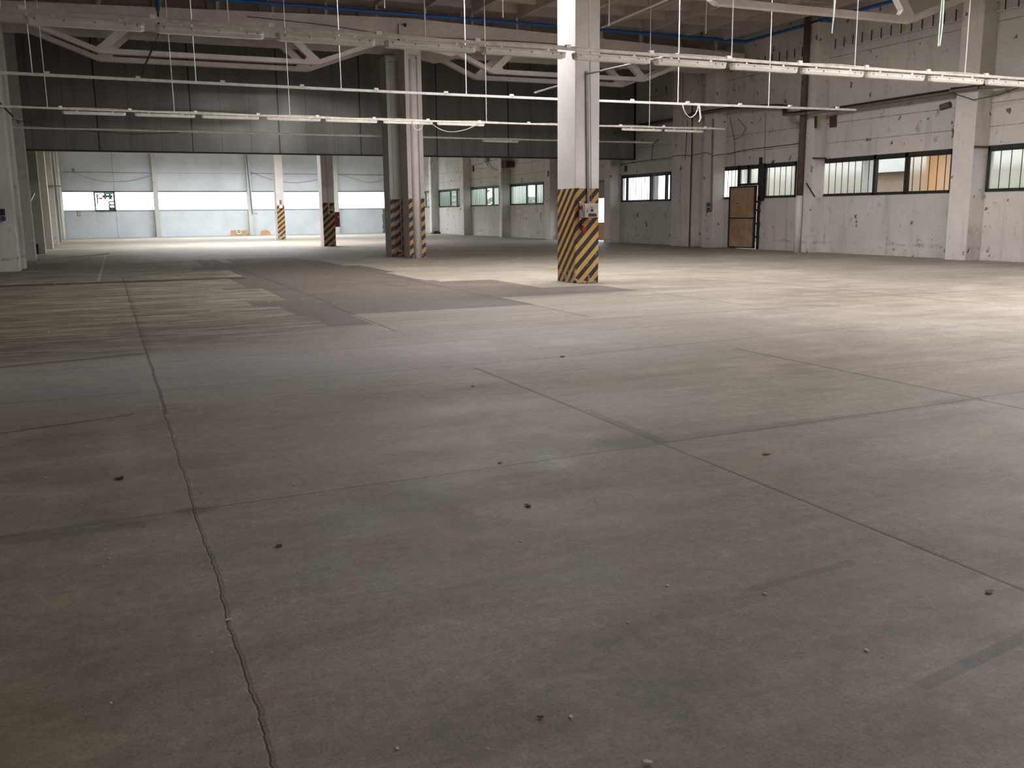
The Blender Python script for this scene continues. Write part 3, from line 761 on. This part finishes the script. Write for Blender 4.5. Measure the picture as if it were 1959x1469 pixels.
child(MB().tube([(9.87, 18.78, 1.72), (9.82, 18.76, 1.70)], .04, 12).tube([(9.82, 18.76, 1.7), (9.805, 18.755, 1.695)], .048, 12), 'red_socket', 'red', cb_)
child(MB().tube([(9.95, 18.9, 1.26), (9.93, 18.78, 1.20)], .045, 12).tube([(9.93, 18.78, 1.2), (9.93, 18.76, 1.19)], .05, 12).box(9.92, 9.98, 18.89, 18.94, 1.2, 1.3), 'red_socket', 'red', cb_)

# box and conduit on third pillar, red cabinet, box on fourth pillar
b3 = empty('switch_box', (10.7, 47.9, 1.63), 'grey switch box under a vertical conduit on the third pillar back', 'switch box', 'switch boxes on pillars')
child(MB().box(10.56, 10.86, 47.78, 47.95, 1.63, 1.9), 'body', 'beige', b3, bevel=.01)
child(MB().box(10.62, 10.8, 47.76, 47.78, 1.66, 1.8), 'cover', 'black', b3)
child(MB().tube([(10.6, 47.88, 1.9), (10.62, 47.84, 2.0), (10.78, 47.84, 2.0), (10.8, 47.86, 1.9)], .015, 6), 'cable', 'wcable', b3)
tag(MB().tube([(10.52, 47.92, 5.2), (10.62, 47.92, 1.95)], .03, 8).build('conduit', 'wcable'), 'pale conduit running down the boxed pillar to its switch box', 'conduit')
b4 = empty('switch_box', (10.87, 63.6, 2.05), 'small white box on the farthest striped pillar', 'switch box', 'switch boxes on pillars')
child(MB().box(10.78, 10.98, 63.53, 63.65, 2.05, 2.3), 'body', 'white_metal', b4, bevel=.01)
child(MB().box(10.82, 10.95, 63.55, 63.65, 2.32, 2.6), 'cover', 'galv', b4)
rc = empty('fire_cabinet', (11.06, 48.3, .95), 'red cabinet on the side of the boxed striped pillar', 'cabinet')
child(MB().box(10.93, 11.2, 48.1, 48.6, .98, 1.74), 'body', 'red', rc, bevel=.02)
child(MB().box(10.96, 11.17, 48.08, 48.1, 1.02, 1.70), 'door', 'red', rc)
child(MB().box(11.1, 11.14, 48.05, 48.08, 1.45, 1.52), 'handle', 'white_metal', rc)

# blue compressed air pipe
bp = empty('air_pipe', (13, 32.6, 8.42), 'bright blue pipe running under the roof ribs and along the right wall', 'pipe')
child(MB().tube([(2.1, 32.6, 7.95), (2.1, 32.6, 8.44)], .06, 10).tube([(2.1, 32.6, 8.44), (14.8, 32.6, 8.42), (24.6, 32.6, 8.38)], .06, 10).tube([(24.62, 32.62, 8.38), (24.55, 19.9, 8.38)], .06, 10), 'tube', 'blue', bp)
for x in (5.5, 12.25, 18.1, 22.5):
    child(MB().box(x - .04, x + .04, 32.55, 32.65, 8.44, 8.7), 'hanger', 'galv', bp)
tag(MB().tube([(2.1, 32.6, 7.93), (2.1, 32.62, 7.3), (1.9, 32.7, 6.9), (1.6, 33, 6.3), (1.5, 33.0, 6.05)], .03, 8).build('hose', 'cable'), 'dark hose dropping from the left end of the blue pipe', 'hose')
# slanting brace under roof
tag(MB().tube([(17.35, 31.5, 8.25), (17.0, 24, 8.28)], .04, 8).build('brace', 'white_metal'), 'slanting pale tube under the ribs right of the near pillar top', 'tube')
# wire along the nearer girder
multi('wire', 'dark wire stapled along the face of the nearer roof girder above the grooved pillar', 'wire', [('wire_run', MB().tube(sm([(4.9, 33.02, 8.05), (7.5, 33.02, 7.95), (9.9, 33.02, 7.78), (13, 33.02, 7.82), (16, 33.02, 7.85), (20, 33.02, 7.72)]), .012, 5), 'cable'), ('drop', MB().tube([(10.05, 33.0, 7.5), (10.05, 33.0, 8.15), (10.25, 33.0, 8.14)], .014, 5), 'cable'), ('clamp', MB().box(10.02, 10.08, 32.96, 33.05, 7.62, 7.8), 'cable'), ('lamp_holder', MB().tube([(10.25, 32.98, 8.14), (10.33, 32.95, 8.12)], .06, 8), 'cable')])

# ------------------------------------------------------------------ cable tray along right wall
ct = empty('cable_tray', (24.8, 28, 5.1), 'dusty dark cable tray with cables along the right wall', 'cable tray')
path = [(24.85, 41.9, 5.77), (24.85, 37.5, 5.78), (24.4, 35.8, 5.8), (24.4, 33.9, 5.78), (24.75, 33.4, 5.82), (24.75, 31.2, 5.68), (24.7, 30.1, 5.56), (24.08, 29.3, 5.15), (24.08, 28.1, 5.1), (24.75, 27.6, 5.15), (24.75, 22.2, 5.18), (24.4, 21.9, 5.17), (24.4, 20.9, 5.15), (24.75, 20.4, 5.13), (24.75, 10.0, 5.15)]
mb = MB()
for p, q in zip(path, path[1:]): mb.bar(p, q, .2, .07)
child(mb, 'tray', 'galv_d', ct)
for k in range(4):
    rr = random.Random(k)
    child(MB().tube([(p[0] - .08 + .05 * k + rr.uniform(-.02, .02), p[1], p[2] + .05 + rr.uniform(0, .05)) for p in path], .022, 6), 'cable', 'cable', ct)
tag(MB().tube([(24.42, 21.9, 5.11), (24.4, 21.1, 4.82), (24.45, 20.3, 4.87), (24.6, 19.6, 5.05), (24.7, 18.6, 5.12)], .015, 6).build('cable', 'cable'), 'dark cable sagging under the tray across the nearest wall pier', 'cable')
# upper ladder tray
lt = empty('ladder_tray', (24.85, 25, 7.55), 'pale rail with short dark brackets high along the right wall', 'cable tray')
child(MB().box(24.93, 24.96, 21.84, 28.1, 7.36, 7.385).box(24.93, 24.96, 14.6, 21.0, 7.36, 7.385).box(24.93, 24.96, 28.8, 34.3, 7.36, 7.385).box(24.93, 24.96, 14.6, 21.0, 7.67, 7.69), 'rail', 'pil', lt)
y = 12.3
while y < 34:
    if not any(a - .1 < y < b + .1 for a, b in ((13.95, 14.55), (21.04, 21.82), (28.14, 28.75), (34.35, 35.12))):
        child(MB().box(24.9, 24.93, y, y + .03, 7.36, 7.70), 'bracket', 'cable', lt)
    y += .44
# pipes and boxes on the wall
pb = empty('wall_pipe', (24.35, 28.62, 0), 'brown pipe above and white pipe below on the right wall pier', 'pipe')
child(MB().tube([(24.36, 28.62, 2.12), (24.36, 28.6, 8.7)], .12, 14), 'upper_pipe', 'brown', pb, smooth=True)
child(MB().tube([(24.36, 28.62, 0), (24.36, 28.62, 2.14)], .125, 14), 'lower_pipe', 'pil', pb, smooth=True)
tag(MB().box(25.04, 25.1, 28.78, 29.0, 7.3, 8.3).build('dark_board', 'brown'), 'dark strip beside the top of the brown pipe', 'board')
tag(MB().prism([(27.98, 4.57), (28.1, 4.58), (28.13, 5.0), (27.99, 5.01)], 24.47, 24.49, 'x').build('plate', 'rust'), 'rust brown plate on the wall right of the brown pipe', 'plate')
tag(MB().prism([(27.62, 4.6), (27.98, 4.6), (28.0, 5.0), (27.64, 5.02)], 25.07, 25.1, 'x').build('board', 'rust'), 'brown square board on the wall next to the brown pipe', 'board')
tag(MB().tube([(24.47, 22.0, 4.78), (24.4, 22.3, 4.72)], .1, 10).build('pipe_stub', 'brown'), 'dark pipe stub sticking out of the nearest wall pier', 'pipe')
tag(MB().bar((24.47, 34.46, 5.5), (24.47, 34.44, 1.95), .07, .05).build('conduit', 'galv'), 'grey conduit down to the double socket box on the wall pier', 'conduit')
sb = empty('socket_box', (24.45, 34.4, 1.6), 'grey double socket box with two dark openings on the wall pier', 'socket box')
child(MB().box(24.38, 24.5, 34.36, 34.72, 1.6, 1.98), 'body', 'galv', sb, bevel=.01)
child(MB().box(24.36, 24.38, 34.38, 34.58, 1.8, 1.93), 'upper_socket', 'black', sb)
child(MB().box(24.36, 24.38, 34.4, 34.58, 1.63, 1.73), 'lower_socket', 'black', sb)
tag(MB().tube([(24.47, 36.06, 6.3), (24.47, 36.0, 4.1), (24.47, 36.02, 3.65), (24.47, 36.03, .0)], .03, 8).build('thin_pipe', 'rust'), 'thin rusty pipe running down between the two wall piers', 'pipe')
tag(MB().tube([(24.46, 36.4, 5.6), (24.46, 36.5, 3.9)], .015, 6).build('wire', 'cable'), 'short black wire left of the rusty pipe', 'wire')
def ywire(pts, x, r, label, mat='cable'):
    return tag(MB().tube([(x, a, b) for a, b in pts], r, 5).build('wire', mat), label, 'wire', 'wires on the right wall')
ywire([(43.4, 4.02), (41.69, 4.09), (40.34, 4.11), (40.31, 4.65), (40.27, 4.84), (39.73, 5.06)], 25.08, .016, 'thin wire above the window under the partition end, bending up')
tag(MB().tube([(25.08, 40.3, 4.1), (25.08, 38.2, 4.13), (25.05, 37.7, 4.1), (24.47, 37.6, 4.12), (24.47, 36.8, 4.11), (24.47, 36.1, 4.05), (24.47, 34.9, 4.12), (24.47, 34.4, 3.93), (24.47, 34.2, 3.97), (25.07, 34.0, 4.02), (25.08, 33.4, 4.1), (25.08, 32.4, 4.12), (25.08, 31.2, 4.13), (25.08, 29.0, 4.15)], .014, 5).build('wire', 'cable'), 'long thin wire wavering over the piers left of the plywood door', 'wire', 'wires on the right wall')
ywire([(34.10, 5.56), (33.73, 4.60), (33.66, 3.96), (33.61, 3.5)], 25.07, .01, 'faint vertical wire above the left end of the door window')
ywire([(33.73, 4.60), (33.21, 4.69), (32.95, 5.00), (33.53, 5.44)], 25.07, .01, 'small loop of wire on the wall above the plywood door')
ywire([(31.73, 5.53), (31.67, 3.52)], 25.08, .008, 'faint vertical wire above the post beside the plywood door')
tag(MB().bar((24.47, 28.4, 2.6), (24.47, 27.9, 2.08), .03, .05).build('bracket', 'rust'), 'slanting rusty bracket at the lower left corner of the long window', 'bracket')
tag(MB().tube([(24.46, 20.98, 3.44), (25.06, 20.98, 3.44)], .028, 6).build('bracket', 'rust'), 'rusty bar bracket at the top corner of the right edge window', 'bracket')
tag(MB().tube([(24.46, 28.1, 3.5), (25.06, 28.06, 3.5)], .03, 6).build('bracket', 'rust'), 'rusty bar at the top left corner of the long window', 'bracket')
tag(MB().prism([(23.85, 5.52), (23.85, 5.46), (23.95, 5.46), (24.75, 5.06), (24.78, 5.12), (24.1, 5.47), (24.75, 5.47), (24.75, 5.52)], 41.85, 41.9, 'y').build('wall_bracket', 'galv'), 'small bracket on the right end of the grey partition', 'bracket')
tag(MB().box(25.05, 25.1, 42.75, 42.95, 3.65, 3.95).build('hook_plate', 'rust'), 'small dark plate above the left end of the window under the partition', 'plate')

# bits on far walls
multi('wall_lamp', 'small lamp on the far side wall above the second far window', 'lamp', [('housing', MB().box(24.85, 25.08, 61.6, 62.1, 5.15, 5.4), 'galv'), ('stem', MB().tube(sm([(24.95, 61.9, 5.15), (24.98, 61.85, 5.0), (25.06, 61.8, 4.85)]), .035, 6), 'galv')])
tag(MB().box(24.46, 25.06, 57.2, 57.95, 4.55, 4.95).build('wall_box', 'rust'), 'rusty brown box high on the wall beside the far pier', 'box')
tag(MB().box(24.46, 24.5, 50.85, 50.95, 3.7, 4.05).build('slot_plate', 'black'), 'narrow dark plate on the wall pier left of the near pillar', 'plate')
tag(MB().box(25.04, 25.09, 64.6, 64.8, 4.6, 5.0).build('hook_plate', 'black'), 'black mark plate on the wall above the second far window', 'plate')
tag(MB().tube([(24.4, 57.95, 0), (24.4, 57.95, 6.5)], .07, 10).build('downpipe', 'white_metal'), 'slim white downpipe on the far side wall pier', 'pipe')
tag(MB().tube([(24.42, 72.6, 0), (24.42, 72.6, 6.5)], .07, 10).build('downpipe', 'white_metal'), 'slim white downpipe at the farthest side wall pier', 'pipe')
multi('wire', 'thin sagging wire above the second far window', 'wire', [('strand', MB().tube(sm([(25.07, 65.2, 5.0), (25.07, 63, 5.1), (25.07, 60.5, 5.2), (25.07, 58.7, 5.3)]), .013, 5), 'galv'), ('strand', MB().tube(sm([(25.07, 62, 5.2), (25.07, 60.8, 4.6), (25.07, 59.4, 4.45), (25.07, 58.7, 4.5)]), .013, 5), 'galv')])
tag(MB().box(25.07, 25.1, 56.0, 56.9, 1.58, 1.82).build('notice', 'paper'), 'faded notice sheet under the first far side window', 'notice')
tag(MB().tube([(25.06, 58.3, 5.0), (25.06, 58.3, 3.6), (25.06, 58.2, 2.4), (25.06, 58.2, 1.7)], .03, 6).build('wire', 'cable'), 'dark vertical wire running down beside the far downpipe', 'wire')
lump = MB().prism([(24.2, 0), (24.95, 0), (24.9, .12), (24.7, .22), (24.4, .18)], 71.9, 72.5, 'y'); tag(lump.build('rag_heap', 'black'), 'black heap on the floor against the farthest side wall pier', 'heap')
sg = empty('sign', (-1.7, 79.55, 1.7), 'small white sign with red border under the strip window', 'sign', 'small signs on the back wall')
child(MB().box(-1.81, -1.58, 79.57, 79.6, 1.70, 2.01), 'border', 'redf', sg)
child(MB().box(-1.79, -1.60, 79.56, 79.57, 1.73, 1.98), 'face', 'paper', sg)
child(MB().bar((-1.77, 79.555, 1.93), (-1.62, 79.555, 1.76), .008, .03), 'diagonal_mark', 'grey', sg)
sg = empty('orange_sheet', (10.1, 79.3, 0), 'orange sheet with a white ringed card leaning at the back wall', 'sheet')
child(MB().box(9.45, 10.75, 79.35, 79.38, 0, .42), 'sheet', 'orange', sg)
child(MB().box(9.9, 10.3, 79.32, 79.35, .1, .55), 'card', 'paper', sg)
rg = MB(); ring(rg, 10.1, .33, .07, .11, 79.3, 79.32); child(rg, 'ring_mark', 'black', sg)
tag(MB().prism([(11.75, 0), (12.6, 0), (12.5, .3), (12.25, .42), (11.9, .35)], 79.0, 79.3, 'y').build('orange_bag', 'orange'), 'low orange heap at the back wall left of the farthest pillar', 'bag')
multi('wire', 'sagging wire high on the left bay of the back wall', 'wire', [('strand', MB().tube([(-2.4, 79.56, 5.0), (-1.0, 79.56, 5.0), (3.6, 79.56, 4.95)], .012, 5), 'galv'), ('strand', MB().tube(sm([(-1.9, 79.56, 5.05), (-.5, 79.56, 4.45), (.9, 79.56, 4.28), (2.4, 79.56, 4.4), (3.6, 79.56, 4.75)]), .011, 5), 'galv'), ('box', MB().box(-1.9, -1.72, 79.52, 79.59, 5.02, 5.25), 'galv')], 'wires on the back wall')
multi('wire', 'sagging wire on the back wall behind the two far pillars', 'wire', [('strand', MB().tube([(11.3, 79.56, 5.0), (17.9, 79.56, 4.95)], .011, 5), 'galv'), ('strand', MB().tube(sm([(11.3, 79.56, 5.1), (13, 79.56, 4.5), (15, 79.56, 4.25), (17.9, 79.56, 4.7)]), .011, 5), 'galv')], 'wires on the back wall')
multi('wire', 'sagging wire on the back wall right of the boxed pillar', 'wire', [('strand', MB().tube([(18.5, 79.56, 4.95), (22.8, 79.56, 4.9)], .011, 5), 'galv'), ('strand', MB().tube(sm([(18.5, 79.56, 5.0), (20.3, 79.56, 4.5), (21.3, 79.56, 4.3), (23, 79.56, 4.6)]), .011, 5), 'galv')], 'wires on the back wall')
tag(MB().tube([(11.0, 79.0, 6.4), (11.2, 79.0, 1.75), (11.6, 79.0, 1.75)], .03, 6).build('back_pipe', simple('slate_pipe', (.05, .07, .13))), 'thin dark blue pipe running down the second back wall post', 'pipe')
# left pier socket panel
lp = empty('wall_sockets', (-2.75, 31.85, 1.55), 'dark unit with red and blue sockets on the left pier', 'socket box')
child(MB().box(-2.98, -2.68, 31.8, 31.9, 1.68, 1.87), 'body', 'black', lp)
child(MB().tube([(-2.87, 31.9, 1.6), (-2.87, 31.74, 1.56)], .055, 10), 'red_socket', 'red', lp)
child(MB().tube([(-2.72, 31.9, 1.6), (-2.72, 31.74, 1.56)], .055, 10), 'blue_socket', 'bluep', lp)
tag(MB().box(-3.3, -2.75, 46.5, 46.95, 0, .45).build('dark_box', 'black'), 'black box on the floor between the left wall piers', 'box')
tag(MB().bar((-2.7, 40.2, 1.82), (-2.55, 44.0, 2.6), .05, .08).build('leaning_bar', 'galv'), 'grey bar slanting between the left wall piers', 'bar')
tag(MB().tube([(-2.9, 60.82, 3.4), (-2.1, 60.82, 3.38)], .04, 6).build('bracket', 'galv'), 'short horizontal bar on the farther left wall pier', 'bracket')
# threshold strip on floor at left
tag(MB().prism([(-2.5, 39.4), (.1, 44.4), (.14, 44.7), (-2.5, 40.1)], 0, .035, 'z').build('threshold_strip', 'ground'), 'pale raised strip on the floor at the left under the partition', 'strip')
tag(MB().tube([(-3.0, 35.7, 4.9), (-1.2, 35.7, 4.55), (1.2, 35.7, 4.42), (2.6, 35.7, 4.5), (3.2, 35.65, 4.55)], .012, 5).build('cable', 'cable'), 'dark cable sagging below the farthest rail at the left', 'cable')
tag(MB().tube([(-3.0, 31.85, 5.3), (-2.5, 31.8, 4.9), (-2.2, 32.0, 4.55)], .03, 6).build('cable', 'cable'), 'thick dark cable bundle at the side of the left pier', 'cable')

# ------------------------------------------------------------------ litter on the floor
def leafmesh(x, y, s, label, mat, cat='leaf', curl=.3):
    rr = random.Random(int(x * 1000 + y * 77)); bm = bmesh.new(); a = rr.uniform(0, 6)
    ring_ = []
    for i in range(9):
        t = 2 * math.pi * i / 9; r = s * rr.uniform(.5, 1.1) * (1 if i % 2 else .75)
        u, v = r * math.cos(t) * 1.35, r * math.sin(t) * .8
        ring_.append((u, v, .003 + curl * s * (abs(v) / s) ** 2 + rr.uniform(0, .15) * s))
    ca, sa = math.cos(a), math.sin(a)
    T = [bm.verts.new((x + u * ca - v * sa, y + u * sa + v * ca, w + .003)) for u, v, w in ring_]
    B = [bm.verts.new((x + u * ca - v * sa, y + u * sa + v * ca, w)) for u, v, w in ring_]
    c = bm.verts.new((x, y, .007)); d = bm.verts.new((x, y, .001))
    for i in range(9):
        j = (i + 1) % 9
        bm.faces.new((c, T[i], T[j])); bm.faces.new((d, B[j], B[i])); bm.faces.new((T[i], B[i], B[j], T[j]))
    m_ = MB(); m_.bm.free(); m_.bm = bm
    return tag(m_.build({'leaf': 'fallen_leaf', 'scrap': 'paper_scrap'}[cat], mat), label, cat, {'leaf': 'fallen leaves', 'scrap': 'pale scraps'}[cat])
leafmesh(3.31, 2.59, .022, 'reddish brown leaf beside the straight joint at the right edge', 'leaf')
leafmesh(2.03, 4.49, .03, 'dark curled leaf on the floor right of the round stain', 'leafd')
leafmesh(.66, 4.43, .022, 'small dark leaf right of the long crack', 'leafd')
leafmesh(-.03, 6.06, .035, 'dark leaf on the floor left of the long crack', 'leafd')
leafmesh(3.92, 4.82, .03, 'brown leaf beyond the straight joint on the right', 'leaf')
leafmesh(2.24, 5.39, .022, 'pale brown leaf lying on the cross joint', 'leaf')
leafmesh(4.61, 9.23, .035, 'small brown leaf far out on the middle of the floor', 'leaf')
leafmesh(3.05, 7.98, .03, 'small leaf behind the end of the faint joint', 'leafd')
leafmesh(1.16, 2.48, .012, 'tiny dark leaf in the brown stain near the bottom', 'leafd')
leafmesh(1.34, 2.12, .02, 'pale crumpled scrap at the bottom edge of the picture', 'paper', 'scrap', .9)
leafmesh(2.44, 2.97, .010, 'tiny white scrap near the dark tape mark', 'paper', 'scrap')
leafmesh(.33, 3.66, .011, 'small pale butt lying in the long crack', 'paper', 'scrap')
leafmesh(2.45, 2.40, .011, 'tiny pale scrap between the dark tape marks', 'paper', 'scrap')
leafmesh(1.25, 2.44, .009, 'tiny pale scrap beside the brown stain near the bottom', 'paper', 'scrap')
bm = bmesh.new(); rr = random.Random(5)
for i in range(420):
    d_ = rr.uniform(2.0, 40); x = rr.uniform(-.15, .75) * d_ + rr.uniform(-.3, .3); x = min(max(x, -2.2), 23.5)
    s = rr.uniform(.002, .006) * (1 + d_ * .06)
    mt = Matrix.Translation((x, d_, s * .4)) @ Matrix.Rotation(rr.uniform(0, 6), 4, 'Z') @ Matrix.Diagonal((s * rr.uniform(.8, 2), s, s * .5, 1))
    bmesh.ops.create_icosphere(bm, subdivisions=1, radius=1, matrix=mt)
m_ = MB(); m_.bm.free(); m_.bm = bm
o = tag(m_.build('floor_grit', 'paper'), 'scattered pale grit and crumbs over the concrete floor', 'debris'); o['kind'] = 'stuff'

# ------------------------------------------------------------------ rooflights and daylight
def rooflight(x0, x1, y0, y1, power, col, label, spread=140):
    z = 8.36
    r = empty('rooflight', ((x0 + x1) / 2, (y0 + y1) / 2, z), label, 'rooflight', 'rooflights')
    mb = MB().box(x0 - .1, x1 + .1, y0 - .1, y0, z, z + .5).box(x0 - .1, x1 + .1, y1, y1 + .1, z, z + .5).box(x0 - .1, x0, y0, y1, z, z + .5).box(x1, x1 + .1, y0, y1, z, z + .5)
    child(mb, 'frame', 'white_metal', r)
    child(MB().box(x0, x1, y0, y1, z + .2, z + .22), 'sheet', 'sky_panel', r)
    l = bpy.data.lights.new('daylight', 'AREA'); l.shape = 'RECTANGLE'; l.size = x1 - x0; l.size_y = y1 - y0; l.energy = power; l.color = col; l.spread = R(spread)
    o = bpy.data.objects.new('daylight', l); COL.objects.link(o); o.location = ((x0 + x1) / 2, (y0 + y1) / 2, z + .15)
W_ = (1, .95, .93)
rooflight(6.4, 14.8, 20.2, 22.8, 2250, (1, .94, .95), 'rooflight in the bay behind the near pillar', 180)
rooflight(12.0, 20.5, 8.0, 10.6, 2000, (1, .93, .95), 'rooflight over the right part of the nearest bay', 160)
rooflight(1.0, 20.0, -9.4, -7.2, 850, (.97, .97, 1), 'fill light added behind the camera', 180)  # added unseen fill, brightens girder fronts, partition and near floor
rooflight(3.0, 13.0, 52.0, 58.0, 3000, (.98, .96, 1), 'rooflight beyond the partition')
rooflight(2.0, 20.0, 71, 73.5, 3300, (.9, .94, 1), 'rooflight near the back wall')

w = bpy.data.worlds.new('World'); SC.world = w; w.use_nodes = True
nt = w.node_tree; nt.nodes.clear()
bg = nt.nodes.new('ShaderNodeBackground'); ow = nt.nodes.new('ShaderNodeOutputWorld')
bg.inputs[0].default_value = (.88, .95, 1, 1); bg.inputs[1].default_value = 5.0
nt.links.new(bg.outputs[0], ow.inputs[0])
def portal(cx, cy, cz, sx, sy, rot):
    l = bpy.data.lights.new('window_portal', 'AREA'); l.shape = 'RECTANGLE'; l.size = sx; l.size_y = sy
    l.cycles.is_portal = True
    o = bpy.data.objects.new('window_portal', l); COL.objects.link(o); o.location = (cx, cy, cz); o.rotation_euler = rot
portal(11.1, 79.95, 2.82, 27.6, 1.43, (R(-90), 0, 0))

# ------------------------------------------------------------------ camera
cam = bpy.data.cameras.new('Camera'); co = bpy.data.objects.new('Camera', cam); COL.objects.link(co)
yaw, pitch, roll, F = R(23.37881578), R(10.46286448), R(-0.57159016), 1772.12
f = Vector((math.sin(yaw) * math.cos(pitch), math.cos(yaw) * math.cos(pitch), -math.sin(pitch)))
r0 = Vector((math.cos(yaw), -math.sin(yaw), 0)); u0 = r0.cross(f)
rr_ = math.cos(roll) * r0 + math.sin(roll) * u0; uu = -math.sin(roll) * r0 + math.cos(roll) * u0
mw = Matrix(((rr_.x, uu.x, -f.x, 0), (rr_.y, uu.y, -f.y, 0), (rr_.z, uu.z, -f.z, 1.6), (0, 0, 0, 1)))
co.matrix_world = mw
cam.sensor_fit = 'HORIZONTAL'; cam.sensor_width = 36; cam.lens = 36 * F / 1959; cam.clip_end = 500; cam.clip_start = .05
SC.camera = co
vs = SC.view_settings; vs.view_transform = 'Standard'; vs.look = 'None'; vs.exposure = 0; vs.gamma = 1; vs.use_curve_mapping = False
